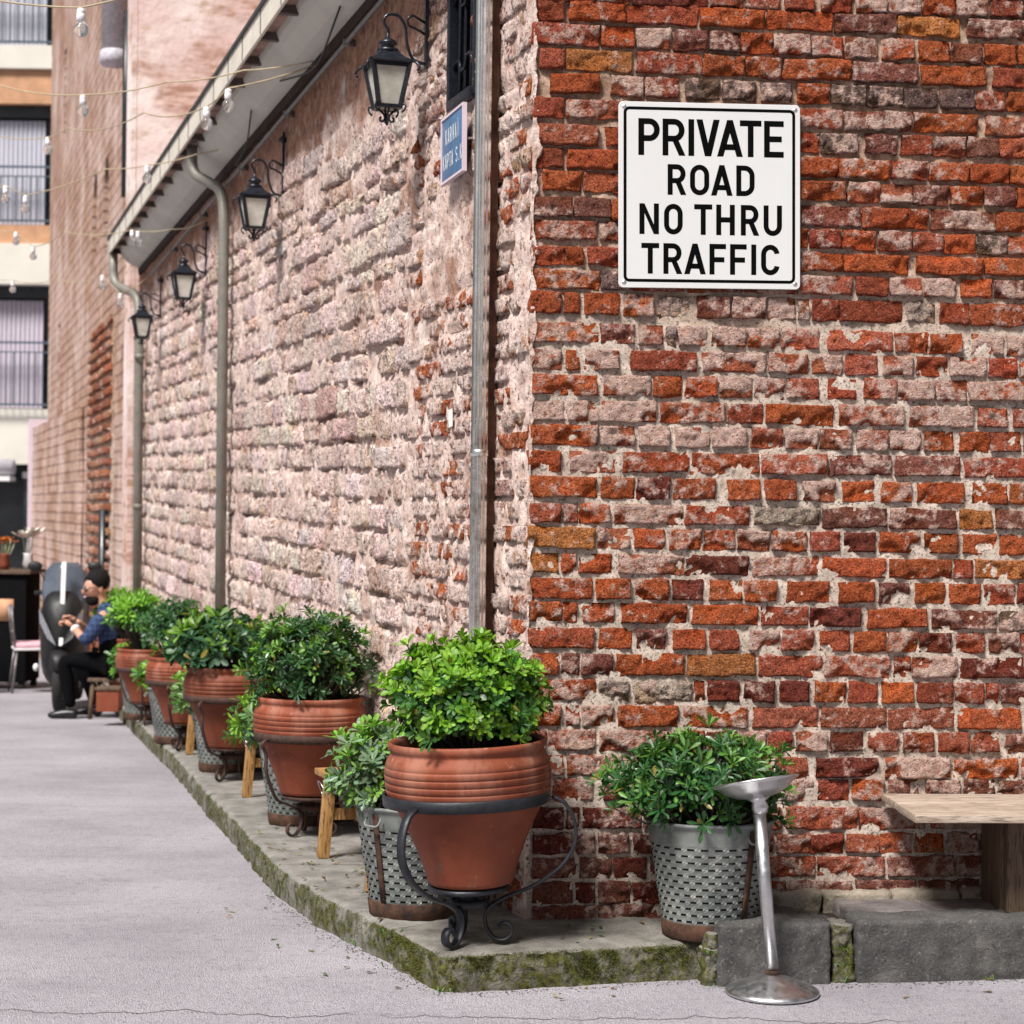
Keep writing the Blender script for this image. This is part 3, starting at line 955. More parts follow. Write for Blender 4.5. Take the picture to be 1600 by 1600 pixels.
def one_stone(mb, t, zb, wd, h, x, z0, rng, cell):
    colr = rng.choice(((.86, .74, .71), (.82, .69, .65), (.88, .80, .78), (.70, .56, .51), (.80, .72, .67)))
    rough_unit(mb, x, z0, wd, h, .006 + rng.uniform(-.010, .011), .05, rng, colr, rng.uniform(.05, .55), cell, .0065, .009, 1, 2, .9, -.012)
vis = [s for s in stones if s[1] + .06 > .55 - .02 * s[0]]
lowhid = [s for s in stones if s[1] + .06 <= .55 - .02 * s[0]]
for (t, zb, wd, h) in vis[:300]:
    mb = MB()
    one_stone(mb, t, zb, wd, h, 0, 0, rng, .020)
    mb.build('stone', MAT['stone'], SIDE, loc=(t, 0, zb))
mb = MB()
for (t, zb, wd, h) in vis[300:] + lowhid: one_stone(mb, t, zb, wd, h, t, zb, rng, .04)
tag(mb.build('stonework', MAT['stone'], SIDE), kind='stuff')

# ---- barred window
def sidepart(name, mb, mat, parent=None, **k):
    o = mb.build(name, mat, parent or BLD, **k)
    if parent is None: o.matrix_local = SW
    return o
mb = MB()
t0, t1, z0, z1 = WIN
mb.box(t0, t1, -.16, -.15, z0, z1)
WINO = sidepart('window', mb, MAT['dark_glass'], smooth=False)
mb = MB()
mb.box(t0 - .025, t0 + .012, -.16, .012, z0 - .02, z1); mb.box(t1 - .012, t1 + .025, -.16, .014, z0 - .02, z1)
mb.box(t0 + .012, t1 - .012, -.16, .022, z0 - .03, z0 + .012)
mb.build('frame', MAT['lamp_black'], WINO, bevel=.003)
for k in range(4):
    t = t0 + .045 + k * .08
    mb = MB(); mb.tube([(t, -.02, z0 + .01), (t, -.02, z1)], .008, 8); mb.build('bar', MAT['lamp_black'], WINO)
for zc in (3.10, 3.34):
    mb = MB()
    P = []
    for k in range(25):
        t = t0 + .012 + (t1 - t0 - .024) * k / 24
        P.append((t, -.008, zc + .022 * (1 if (k // 6) % 2 else -1) * min(1, abs(math.sin(k * math.pi / 6)) * 2)))
    mb.tube(P, .007, 6)
    mb.build('scroll_bar', MAT['lamp_black'], WINO)

# ---- eaves
def zf(t): return 3.842 - .0126 * t
T0, T1 = -.35, 11.52
def extrude(prof, mat, name, parent=None, n=30, smooth=False):
    mb = MB()
    m = len(prof)
    for i in range(n + 1):
        t = T0 + (T1 - T0) * i / n
        for (o, dz) in prof: mb.v.append((t, o, zf(t) + dz))
    for i in range(n):
        for k in range(m):
            mb.f.append((i * m + k, i * m + (k + 1) % m, (i + 1) * m + (k + 1) % m, (i + 1) * m + k))
    mb.f.append(tuple(range(m)))
    mb.f.append(tuple(n * m + k for k in range(m - 1, -1, -1)))
    return sidepart(name, mb, mat, parent, smooth=smooth)
EAVE = extrude([(.30, 0), (.30, .13), (.285, .13), (.285, 0)], MAT['fascia'], 'fascia')
o = extrude([(.312, .128), (.312, .150), (.27, .150), (.27, .128)], MAT['fascia_edge'], 'gutter_edge', EAVE)
t = .3
rng = random.Random(2)
while t < T1 - .1:
    mb = MB(); mb.box(t, t + .006, .2995, .3035, zf(t) + .002, zf(t) + .127)
    mb.build('seam', MAT['fascia_edge'], EAVE, smooth=False)
    t += rng.uniform(.42, .62)
extrude([(.285, .045), (.285, .06), (.10, .06), (.10, .045)], MAT['soffit'], 'soffit')
mb = MB()
t = 0
k = 0
while t < T1 - .05:
    mb = MB(); mb.box(t, t + .045, .14, .284, zf(t) + .004, zf(t) + .0445)
    sidepart('rafter', mb, MAT['rafter'], smooth=False)
    t += .52
cv = [(.205, .044), (.195, .015), (.172, -.018), (.14, -.050), (.10, -.078), (.05, -.100), (.012, -.112), (.012, .044)]
extrude(cv, MAT['cove'], 'cornice', smooth=False)
extrude([(.0, -.112), (.034, -.114), (.030, -.165), (.0, -.17)], MAT['plate'], 'cornice_shadow')  # dark strip in place of the shadow between cornice and wall
mb = MB()
mb.v += [(T0, .305, zf(T0) + .152), (T1, .305, zf(T1) + .152), (T1, -3.6, zf(T1) + 1.5), (T0, -3.6, zf(T0) + 1.5), (T0, .305, zf(T0) + .135), (T1, .305, zf(T1) + .135), (T1, -3.6, zf(T1) + 1.46), (T0, -3.6, zf(T0) + 1.46)]
mb.f += [(0, 1, 2, 3), (7, 6, 5, 4), (0, 4, 5, 1), (1, 5, 6, 2), (2, 6, 7, 3), (3, 7, 4, 0)]
sidepart('roof', mb, MAT['roof_tile'], smooth=False)
# unseen box added inside the side wall to block light
mb = MB(); mb.box(.02, 11.7, -.6, -.3, -.6, 3.75)
sidepart('light_block', mb, MAT['plate'], smooth=False)
# conduit under the eaves
mb = MB()
mb.tube([(t, .045, 3.652 - .0235 * t) for t in (0, 1, 2, 3.5, 5.66, 7.5, 9, 10.5)], .011, 8)
for t in (1.2, 2.7, 4.2, 5.7, 7.4, 9): mb.box(t, t + .02, .0, .06, 3.652 - .0235 * t - .016, 3.652 - .0235 * t + .016)
sidepart('conduit', mb, MAT['conduit'])
# downpipes
def arc(P, n=6):
    """round the corners of a polyline"""
    P = [Vector(p) for p in P]
    out = [P[0]]
    for a, b, c in zip(P, P[1:], P[2:]):
        r = min((b - a).length, (c - b).length) * .45
        p, q = b + (a - b).normalized() * r, b + (c - b).normalized() * r
        for k in range(n + 1):
            u = k / n
            out.append(p * (1 - u) ** 2 + b * 2 * u * (1 - u) + q * u * u)
    out.append(P[-1])
    return out
for (pts, r) in (([(6.50, .235, 3.78), (6.50, .235, 3.60), (6.28, .075, 3.475), (6.19, .072, 3.30), (6.14, .072, -.12)], .034),
                 ([(11.42, .262, 3.70), (11.40, .262, 3.42), (11.05, .085, 3.30), (10.97, .075, 3.10), (10.86, .075, -.20)], .040)):
    mb = MB(); mb.tube(arc(pts), r, 14)
    d = sidepart('downpipe', mb, MAT['pipe_paint'])
    t = pts[-1][0] + .03
    for zc in (2.75, 1.45, .35):
        mb = MB(); mb.lathe([(r + .001, -.02), (r + .006, -.017), (r + .006, .017), (r + .001, .02)], 14, (t + .012 * zc, pts[-1][1], zc)); mb.build('bracket', MAT['pipe_paint'], d)
# bright fluted pipe at the corner with its rusty backing board, pipe shadow painted in
mb = MB()
n = 40
prof = []
for k in range(n):
    a = 2 * math.pi * k / n
    r = .0255 + .003 * math.cos(a * 10)
    prof.append((.352 + r * math.cos(a) * 1.0, .072 + r * math.sin(a)))
zl = [-.0, 1.0, 1.62, 1.66, 2.6, 3.75]
for z in zl:
    for p in prof: mb.v.append((p[0], p[1], z))
for j in range(len(zl) - 1):
    for k in range(n): mb.f.append((j * n + k, j * n + (k + 1) % n, (j + 1) * n + (k + 1) % n, (j + 1) * n + k))
PIPE = sidepart('downpipe', mb, MAT['pipe_steel'])
mb = MB(); mb.box(.385, .468, .004, .030, .0, 3.74)
mb.build('backing_board', MAT['rust_shadow_board'], PIPE, bevel=.004)
mb = MB(); mb.lathe([(.0290, -.012), (.0315, -.01), (.0315, .01), (.0290, .012)], 24, (.352, .072, 1.64)); mb.build('joint_collar', MAT['pipe_steel'], PIPE)

# ================================================================ LETTERING
def arc_strip(cx, cy, rx, ry, a0, a1, st, n=14):
    """filled band between an ellipse and its inset by the stroke st"""
    vs, fs = [], []
    for k in range(n + 1):
        a = rad(a0 + (a1 - a0) * k / n)
        vs.append((cx + rx * math.cos(a), cy + ry * math.sin(a)))
        vs.append((cx + (rx - st) * math.cos(a), cy + (ry - st) * math.sin(a)))
    for k in range(n): fs.append((2 * k, 2 * k + 2, 2 * k + 3, 2 * k + 1))
    return vs, fs
def quad(*p): return list(p), [tuple(range(len(p)))]
def glyph(ch, x0, x1, y0, y1, s):
    """flat polygons of one capital between x0..x1, y0 (foot)..y1 (top), stroke s"""
    P = []
    bar = lambda a, b, c, d: P.append(quad((a, c), (b, c), (b, d), (a, d)))
    w, h = x1 - x0, y1 - y0
    xm = (x0 + x1) / 2
    if ch in 'PR':
        bar(x0, x0 + s, y0, y1)
        hb = h * .62
        r = hb / 2
        xr = x1 - (w * .04 if ch == 'R' else 0)
        cx = xr - r * .92
        bar(x0 + s, cx, y1 - s, y1)
        bar(x0 + s, cx, y1 - hb, y1 - hb + s)
        P.append(arc_strip(cx, y1 - r, r * .92, r, -90, 90, s))
        if ch == 'R':
            yk = y1 - hb + s * .3
            xk = x0 + w * .50
            P.append(quad((x1 - s * 1.12, y0), (x1, y0), (xk + s * .75, yk), (xk - s * .35, yk)))
    elif ch in 'Iİ':
        bar(xm - s / 2, xm + s / 2, y0, y1)
        if ch == 'İ': bar(xm - s / 2, xm + s / 2, y1 + s * .6, y1 + s * 1.5)
    elif ch == 'V':
        P.append(quad((x0, y1), (xm - s * .55, y0), (xm, y0), (xm, y0 + h * .36), (x0 + s * 1.08, y1)))
        P.append(quad((x1, y1), (x1 - s * 1.08, y1), (xm, y0 + h * .36), (xm, y0), (xm + s * .55, y0)))
    elif ch == 'A':
        P.append(quad((x0, y0), (x0 + s * 1.08, y0), (xm, y1 - h * .36), (xm, y1), (xm - s * .5, y1)))
        P.append(quad((x1, y0), (xm + s * .5, y1), (xm, y1), (xm, y1 - h * .36), (x1 - s * 1.08, y0)))
        bar(x0 + w * .25, x1 - w * .25, y0 + h * .18, y0 + h * .18 + s)
    elif ch == 'T':
        bar(x0, x1, y1 - s, y1); bar(xm - s / 2, xm + s / 2, y0, y1 - s)
    elif ch in 'EF':
        bar(x0, x0 + s, y0, y1); bar(x0 + s, x1, y1 - s, y1)
        m = y0 + h * (.42 if ch == 'E' else .40)
        bar(x0 + s, x1 - w * .1, m, m + s)
        if ch == 'E': bar(x0 + s, x1, y0, y0 + s)
    elif ch in 'OCU':
        rx = w / 2
        ry = rx * 1.06
        if ch != 'U': P.append(arc_strip(xm, y1 - ry, rx, ry, 0 if ch == 'O' else 8, 180, s))
        P.append(arc_strip(xm, y0 + ry, rx, ry, 180, 360 if ch != 'C' else 352, s))
        top = y1 if ch == 'U' else y1 - ry
        bar(x0, x0 + s, y0 + ry, top)
        if ch != 'C': bar(x1 - s, x1, y0 + ry, top)
    elif ch == 'D':
        bar(x0, x0 + s, y0, y1)
        r = w * .55
        cx = x1 - r
        bar(x0 + s, cx, y1 - s, y1); bar(x0 + s, cx, y0, y0 + s)
        P.append(arc_strip(cx, y1 - r, r, r, 0, 90, s)); P.append(arc_strip(cx, y0 + r, r, r, 270, 360, s))
        bar(x1 - s, x1, y0 + r, y1 - r)
    elif ch == 'N':
        bar(x0, x0 + s, y0, y1); bar(x1 - s, x1, y0, y1)
        P.append(quad((x0 + s, y1), (x0 + s, y1 - s * 1.9), (x1 - s, y0), (x1 - s, y0 + s * 1.9)))
    elif ch == 'H':
        bar(x0, x0 + s, y0, y1); bar(x1 - s, x1, y0, y1); bar(x0 + s, x1 - s, y0 + h * .42, y0 + h * .42 + s)
    elif ch == 'K':
        bar(x0, x0 + s, y0, y1)
        P.append(quad((x0 + s, y0 + h * .38), (x0 + s, y0 + h * .62), (x1 - s * 1.1, y1), (x1, y1)))
        P.append(quad((x0 + w * .42, y0 + h * .58), (x0 + w * .30, y0 + h * .42), (x1 - s * 1.2, y0), (x1, y0)))
    elif ch == 'S':
        r = h / 4 + s / 4
        P.append(arc_strip(xm, y1 - r, w / 2, r, 20, 270, s)); P.append(arc_strip(xm, y0 + r, w / 2, r, -160, 90, s))
    elif ch == '.':
        bar(xm - s / 2, xm + s / 2, y0, y0 + s)
    return P

def rrect(x0, x1, y0, y1, r, n=6):
    P = []
    for cx, cy, a in ((x1 - r, y1 - r, 0), (x0 + r, y1 - r, 90), (x0 + r, y0 + r, 180), (x1 - r, y0 + r, 270)):
        for k in range(n + 1):
            t = rad(a + 90 * k / n)
            P.append((cx + r * math.cos(t), cy + r * math.sin(t)))
    return P

# ---- white private-road sign, .605 m wide; design units: 1510 = width
U = .605 / 1510
sg = tag(empty('wall_sign'), 'square white PRIVATE ROAD NO THRU TRAFFIC sign on the brick wall', 'sign')
sg.matrix_world = Matrix.Translation(CORNER + FD * .578 + FN * .022 + Vector((0, 0, 2.483))) @ FW @ Matrix.Rotation(-.012, 4, 'Y')
X = lambda v: (v - 780) * U
Y = lambda v: (783 - v) * U
out_ = rrect(-.3025, .3025, -.3035, .3035, .016)
mb = MB()
n = len(out_)
mb.v += [(p[0], -.0015, p[1]) for p in out_] + [(p[0] * .996, -.0025, p[1] * .996) for p in out_] + [(p[0], .0015, p[1]) for p in out_]
mb.f += [tuple(range(n, 2 * n))] + [(k, (k + 1) % n, n + (k + 1) % n, n + k) for k in range(n)] + [(2 * n + k, 2 * n + (k + 1) % n, (k + 1) % n, k) for k in range(n)] + [tuple(range(3 * n - 1, 2 * n - 1, -1))]
mb.build('panel', MAT['sign_white'], sg, smooth=False)
a_, b_ = rrect(X(66), X(1493), Y(1493), Y(66), .019), rrect(X(91), X(1468), Y(1468), Y(91), .009)
mb = MB()
n = len(a_)
mb.v += [(p[0], -.0029, p[1]) for p in a_] + [(p[0], -.0029, p[1]) for p in b_]
mb.f += [(k, (k + 1) % n, n + (k + 1) % n, n + k) for k in range(n)]
mb.build('border', MAT['sign_black'], sg, smooth=False)
words = [("PRIVATE", 160, 460, 48, [(188, 365), (388, 578), (600, 652), (668, 862), (840, 1055), (1030, 1210), (1232, 1397)]),
         ("ROAD", 530, 780, 42, [(430, 585), (615, 775), (790, 970), (1000, 1153)]),
         ("NOTHRU", 853, 1103, 42, [(197, 358), (400, 555), (650, 800), (833, 988), (1038, 1192), (1228, 1382)]),
         ("TRAFFIC", 1175, 1425, 42, [(213, 360), (395, 552), (567, 747), (777, 915), (948, 1087), (1125, 1167), (1207, 1362)])]
for word, top, foot, st, xs in words:
    for ch, (xa, xb) in zip(word, xs):
        mb = MB()
        for vs, fs in glyph(ch, X(xa), X(xb), Y(foot), Y(top), st * U):
            mb.add([(p[0], -.0029, p[1]) for p in vs], fs)
        mb.build('letter', MAT['sign_black'], sg, smooth=False)
for sx, sz in ((X(72), Y(68)), (X(1493), Y(68)), (X(72), Y(1498)), (X(1493), Y(1498))):
    mb = MB()
    mb.v += [(sx + .0075 * math.cos(k * math.pi / 6), -.0031, sz + .0075 * math.sin(k * math.pi / 6)) for k in range(12)]
    mb.v += [(sx + .004 * math.cos(k * math.pi / 6), -.0050, sz + .004 * math.sin(k * math.pi / 6)) for k in range(12)]
    mb.f += [(k, (k + 1) % 12, 12 + (k + 1) % 12, 12 + k) for k in range(12)] + [tuple(range(12, 24))]
    mb.build('screw', MAT['steel'], sg)
for sx, sz in ((X(72), Y(68)), (X(1493), Y(68)), (X(72), Y(1498)), (X(1493), Y(1498))):   # stand-off pegs
    mb = MB(); mb.tube([(sx, .0016, sz), (sx, .03, sz)], .004, 6); mb.build('peg', MAT['steel'], sg)

# ---- blue street sign on the plastered side
bs = tag(empty('street_sign'), 'small blue enamel street name plate beside the corner downpipe', 'sign')
bs.matrix_world = Matrix.Translation(CORNER + SD * .850 + NS * .040 + Vector((0, 0, 2.785))) @ SW @ Matrix.Rotation(.03, 4, 'Y') @ Matrix.Scale(.90, 4)
mb = MB(); mb.box(-.165, .165, -.012, .004, -.135, .135)
mb.build('panel', MAT['enamel_blue'], bs, bevel=.004)
mb = MB()
for a, b, c, d in ((-.168, .168, .128, .138), (-.168, .168, -.138, -.128), (-.168, -.158, -.128, .128), (.158, .168, -.128, .128)):
    mb.box(a, b, -.010, .008, c, d)
mb.build('rim', MAT['lilac_render'], bs, smooth=False)
for word, zt, zb, x0, wd, gp in (("KARVAİ", .082, .018, -.105, .026, .036), ("KAPTA S.K", -.020, -.082, -.142, .026, .0325)):
    for k, ch in enumerate(word):
        if ch == ' ': continue
        mb = MB()
        for vs, fs in glyph(ch, x0 + k * gp, x0 + k * gp + wd, zb, zt, .0065):
            mb.add([(-p[0], .0047, p[1]) for p in vs], [f[::-1] for f in fs])
        mb.build('letter', MAT['enamel_white'], bs, smooth=False)
for px_ in (-.14, .14):
    mb = MB(); mb.tube([(px_, -.05, 0), (px_, -.0125, 0)], .006, 6); mb.build('peg', MAT['steel'], bs)
pp = MB(); pp.box(-.025, .025, .0, .0016, -.033, .033)
po = tag(pp.build('paper_note', MAT['paper'], None, smooth=False), 'scrap of white paper stuck on the pink plaster', 'paper')
po.matrix_world = Matrix.Translation(CORNER + SD * .905 + NS * .022 + Vector((0, 0, 1.785))) @ SW @ Matrix.Rotation(.08, 4, 'Y')

# ================================================================ WALL LANTERNS
def lantern():
    root = empty('wall_lantern')
    S4 = [(-1, -1), (1, -1), (1, 1), (-1, 1)]
    def ring(hw, z): return [(hw * a, hw * b, z) for a, b in S4]
    # roof: concave pyramid, collar, dome and finial
    mb = MB()
    pr = [(.098, .100), (.104, .106), (.090, .118), (.066, .132), (.052, .148), (.048, .156)]
    for hw, z in pr: mb.v += ring(hw, z)
    for i in range(len(pr) - 1):
        for k in range(4): mb.f.append((i * 4 + k, i * 4 + (k + 1) % 4, i * 4 + 4 + (k + 1) % 4, i * 4 + 4 + k))
    mb.f.append((3, 2, 1, 0)); mb.f.append((20, 21, 22, 23))
    rf = mb.build('roof', MAT['lamp_black'], root, smooth=False, bevel=.003)
    mb = MB(); mb.lathe([(.0, .157), (.052, .157), (.052, .170), (.036, .172), (.030, .186), (.046, .192), (.040, .205), (.022, .216), (.010, .224), (.008, .238), (.0, .245)], 20)
    mb.build('finial', MAT['lamp_black'], rf)
    for a, b in S4:
        P = [(a * (.098 + .018 * math.sin(t * .62) + .003 * t), b * (.098 + .018 * math.sin(t * .62) + .003 * t), .105 - .008 * t + .004 * math.cos(t)) for t in range(6)]
        mb = MB(); mb.tube(P, .006, 6); mb.build('corner_scroll', MAT['lamp_black'], rf)
    # frame
    mb = MB()
    for a, b in S4: mb.beam((a * .050, b * .050, -.085), (a * .086, b * .086, .100), .017, .017, (a, b, 0))
    for i in range(4):
        (a, b), (c, d) = S4[i], S4[(i + 1) % 4]
        mb.beam((a * .052, b * .052, -.082), (c * .052, d * .052, -.082), .014, .016)
        mb.beam((a * .083, b * .083, .094), (c * .083, d * .083, .094), .012, .018)
    mb.add(ring(.052, -.088), [(3, 2, 1, 0)])
    mb.build('frame', MAT['lamp_black'], root, smooth=False)
    for i in range(4):
        (a, b), (c, d) = S4[i], S4[(i + 1) % 4]
        mb = MB(); mb.add([(a * .047, b * .047, -.078), (c * .047, d * .047, -.078), (c * .080, d * .080, .090), (a * .080, b * .080, .090)], [(0, 1, 2, 3)])
        mb.build('glass_pane', MAT['frosted'], root, smooth=False)
    for a, b in S4:
        P = [(a * (.058 + .014 * math.sin(t * .75)), b * (.058 + .014 * math.sin(t * .75)), -.085 + .012 * (t - 2) * (1 if t < 4 else .4)) for t in range(6)]
        mb = MB(); mb.tube(P, .005, 6); mb.build('foot_scroll', MAT['lamp_black'], root)
    mb = MB()
    for k in range(4):
        a = k * math.pi / 2
        mb.tube([(math.cos(a) * r, math.sin(a) * r, z) for r, z in ((.046, -.088), (.030, -.098), (.014, -.112), (.009, -.130), (.020, -.144), (.032, -.140), (.034, -.128), (.026, -.124))], .0055, 6)
    mb.lathe([(.0, -.162), (.007, -.155), (.010, -.140), (.006, -.118), (.0, -.115)], 10)
    mb.build('drop', MAT['lamp_black'], root)
    # bracket: wall bar, scrolled arm, hook  (wall lies towards -y)
    mb = MB()
    mb.beam((0, -.185, .10), (0, -.185, .50), .024, .016, (0, 1, 0))
    mb.lathe([(.0, .43), (.03, .44), (.03, .46), (0, .48)], 8, (0, -.182, 0))
    br = mb.build('wall_bar', MAT['lamp_black'], root, smooth=False)
    mb = MB()
    P = [(0, -.182, .12), (0, -.12, .13), (0, -.09, .20), (0, -.085, .28), (0, -.05, .325), (0, 0, .325), (0, .022, .30), (0, .016, .275), (0, 0, .262), (0, -.004, .24)]
    mb.tube(arc(P, 4), .0075, 8)
    P = [(0, -.178, .30), (0, -.115, .33), (0, -.09, .31), (0, -.10, .28), (0, -.125, .275), (0, -.180, .25)]
    mb.tube(arc(P, 4), .006, 6)
    mb.build('scroll_arm', MAT['lamp_black'], br)
    return root
L0 = lantern()
labs = ['largest black wall lantern, hung high beside the barred window', 'black wall lantern just right of the bent grey downpipe, second from the corner',
        'small black wall lantern left of the bent grey downpipe, third from the corner', 'smallest and farthest black wall lantern, by the far downpipe']
for k, (t, z, s) in enumerate(((1.352, 3.085, (.84, .90)), (4.437, 3.040, (.84, .92)), (7.338, 2.955, (.82, .92)), (9.886, 2.900, (.80, .88)))):
    o = L0 if k == 0 else copy_tree(L0)
    o.matrix_world = Matrix.Translation(CORNER + SD * t + NS * (.172 if k == 0 else .172 * 1) + Vector((0, 0, z))) @ SW @ Matrix.Diagonal((s[0], s[0], s[1], 1))
    tag(o, labs[k], 'lantern', 'wall lanterns along the plastered side')

# ================================================================ POTS, STANDS, BUCKETS, SHRUBS
def pot_mesh():
    mb = MB()
    pr = [(0, .004), (.120, .0), (.129, .004), (.133, .015), (.152, .075), (.173, .130), (.197, .185), (.221, .232), (.240, .262), (.248, .274), (.2525, .285),
          (.2545, .294), (.2545, .297), (.2515, .299), (.2515, .301), (.2550, .303), (.2560, .316), (.2560, .319), (.2528, .321), (.2528, .323), (.2560, .325), (.2565, .338), (.2565, .341), (.2533, .343), (.2533, .345), (.2565, .347), (.2550, .360), (.2545, .363), (.2510, .365), (.2510, .367), (.2525, .369),
          (.2485, .382), (.2420, .394), (.2365, .403), (.2345, .409), (.2375, .414), (.2430, .422), (.2435, .433), (.2390, .440), (.2300, .438), (.2230, .428), (.2220, .40), (.2180, .36)]
    mb.lathe(pr, 72)
    for i, v in enumerate(mb.v):
        k = 1 + .006 * mn.noise(Vector((v[0] * 6, v[1] * 6, v[2] * 6)))
        mb.v[i] = (v[0] * k, v[1] * k, v[2])
    return mb.mesh('body', MAT['terracotta'])
POT = pot_mesh()
SOILM = MB()
for i in range(9):
    r = .224 * i / 8
    for k in range(28):
        a = 2 * math.pi * k / 28
        SOILM.v.append((r * math.cos(a), r * math.sin(a), .385 + .02 * fbm(r * math.cos(a) * 14, r * math.sin(a) * 14, 3) + .02 * (1 - i / 8)))
for i in range(8):
    for k in range(28): SOILM.f.append((i * 28 + k, i * 28 + (k + 1) % 28, i * 28 + 28 + (k + 1) % 28, i * 28 + 28 + k))
SOILM = SOILM.mesh('soil', MAT['soil'])

def iron_stand(h, mat, strapw, rz, wide):
    """band under the pot's shoulder, straps bowed out and back to a waist ring, scroll feet"""
    root = empty('plant_stand')
    mb = MB()
    mb.lathe([(.240, h + .246), (.2560, h + .248), (.2585, h + .282), (.2545, h + .285), (.2495, h + .280)], 64)
    mb.build('band', mat, root)
    for k in range(3):
        a = rz + k * 2 * math.pi / 3
        d = Vector((math.cos(a), math.sin(a), 0))
        s = Vector((-math.sin(a), math.cos(a), 0))
        P = [d * r + Vector((0, 0, z)) for r, z in ((.262, h + .262), (.300, h + .245), (.330 * wide, h + .195), (.338 * wide, h + .125), (.295 * wide, h + .050), (.20, h - .015), (.110, h - .045), (.060, h - .075),
                                                    (.045, h * .45), (.050, .045), (.075, .010), (.110, .008), (.132, .030), (.126, .056), (.104, .064), (.090, .050))]
        P = arc(P, 3)
        mb = MB()
        mb.strap(P, s, strapw, .009)
        mb.build('strap_leg', mat, root)
    mb = MB()
    mb.lathe([(.052, h - .075), (.060, h - .073), (.060, h - .050), (.052, h - .048)], 24)
    for k in range(3):
        a = rz + k * 2 * math.pi / 3 + .5
        mb.tube([(0, 0, h - .012), (math.cos(a) * .10, math.sin(a) * .10, h - .012)], .008, 6)
    mb.lathe([(.0, h - .02), (.125, h - .02), (.125, h - .006), (.118, h - .004), (.0, h - .004)], 24)
    mb.lathe([(.0, h - .07), (.03, h - .07), (.02, h - .02), (0, h - .02)], 12)
    mb.build('waist_ring', mat, root)
    return root

def leaf_geo(mb, base, d, up, L, W, colr, gloss, fold, curl):
    """one obovate leaf: 8 triangles, folded along the midrib"""
    s = d.cross(up)
    if s.length < 1e-4: s = d.orthogonal()
    s.normalize()
    n = s.cross(d)
    def pt(x, y, zf): return base + d * (L * y) + s * (W * x) + n * (zf - curl * L * y * y)
    vs = [pt(0, 0, 0), pt(-.22, .38, fold * .4), pt(0, .38, 0), pt(.22, .38, fold * .4), pt(-.5, .74, fold), pt(0, .76, 0), pt(.5, .74, fold), pt(-.26, .94, fold * .5), pt(.26, .94, fold * .5), pt(0, 1, 0)]
    fs = [(0, 2, 1), (0, 3, 2), (1, 2, 5, 4), (2, 3, 6, 5), (4, 5, 9, 7), (5, 6, 8, 9)]
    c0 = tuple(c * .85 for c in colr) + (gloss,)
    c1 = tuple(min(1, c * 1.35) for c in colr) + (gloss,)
    mb.add(vs, fs, [c1, c0, c1, c0, c0 if fold else c1, c1, c0, c0, c0, c1])

def shrub(name_label, seed, ctr, R, nro, L, W, young, old, yprob, stems_at, droop=.0, flat=.5, inner=.35, nl=(7, 10), shape=1.0, low=-.45):
    """dome of leaf rosettes on twigs; ctr world, R radii, stems_at world point in the soil"""
    rg = random.Random(seed)
    base = Vector(stems_at)
    root = empty('shrub', tuple(base))
    fo, st = MB(), MB()
    C = Vector(ctr) - base
    for k in range(nro):
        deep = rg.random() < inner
        while True:
            d = Vector((rg.gauss(0, 1), rg.gauss(0, 1), rg.gauss(0, 1))).normalized()
            if d.z > low: break
        lump = 1 + .26 * fbm(d.x * 2.2 + seed, d.y * 2.2, d.z * 2.2) + .10 * rg.gauss(0, 1)
        rr = lump * (rg.uniform(.45, .86) if deep else rg.uniform(.86, 1.04))
        p = C + Vector((d.x * R[0], d.y * R[1], d.z * R[2])) * rr
        ax = (Vector((d.x, d.y, d.z * .9 + flat))).normalized()
        ax = (ax + Vector((rg.gauss(0, .25), rg.gauss(0, .25), rg.gauss(0, .2)))).normalized()
        topness = max(0, d.z) * .6 + .4
        yg = (not deep) and rg.random() < yprob * topness * 1.4
        x = ax.orthogonal().normalized()
        y = ax.cross(x)
        n = rg.randint(*nl)
        ph = rg.uniform(0, 6.28)
        sz = rg.uniform(.75, 1.2)
        for i in range(n):
            f = i / n
            a = ph + i * 2.4
            tl = (.25 + .95 * (1 - f)) if yg else (.45 + .95 * (1 - f))
            dr = (ax * math.cos(tl) + (x * math.cos(a) + y * math.sin(a)) * math.sin(tl)).normalized()
            dr = (dr + Vector((0, 0, -droop * rg.random()))).normalized()
            cl = young if yg else old
            t = rg.uniform(.7, 1.3)
            if deep: t *= .55  # inner leaves darkened, shade within the shrub put into their colour
            if rg.random() < .012: cl = (.20, .17, .03)
            cc = (cl[0] * t * rg.uniform(.9, 1.15), cl[1] * t, cl[2] * t * rg.uniform(.85, 1.15))
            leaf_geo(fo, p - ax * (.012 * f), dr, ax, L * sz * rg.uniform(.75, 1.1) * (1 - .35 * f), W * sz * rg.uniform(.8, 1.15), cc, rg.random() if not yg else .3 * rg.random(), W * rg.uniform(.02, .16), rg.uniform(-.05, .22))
        if k % 3 == 0:
            q = Vector((p.x * .25, p.y * .25, 0))
            mid = q.lerp(p, .55) + Vector((0, 0, -.02))
            st.tube([(q.x * .4, q.y * .4, -.02), mid, p], [.0055, .004, .0022], 5, False)
    tag(fo.build('foliage', MAT['leaf'], root, smooth=False), kind='stuff')
    tag(st.build('stems', MAT['bark'], root), kind='stuff')
    tag(root, name_label, 'shrub', 'shrubs potted along the walls')
    return root

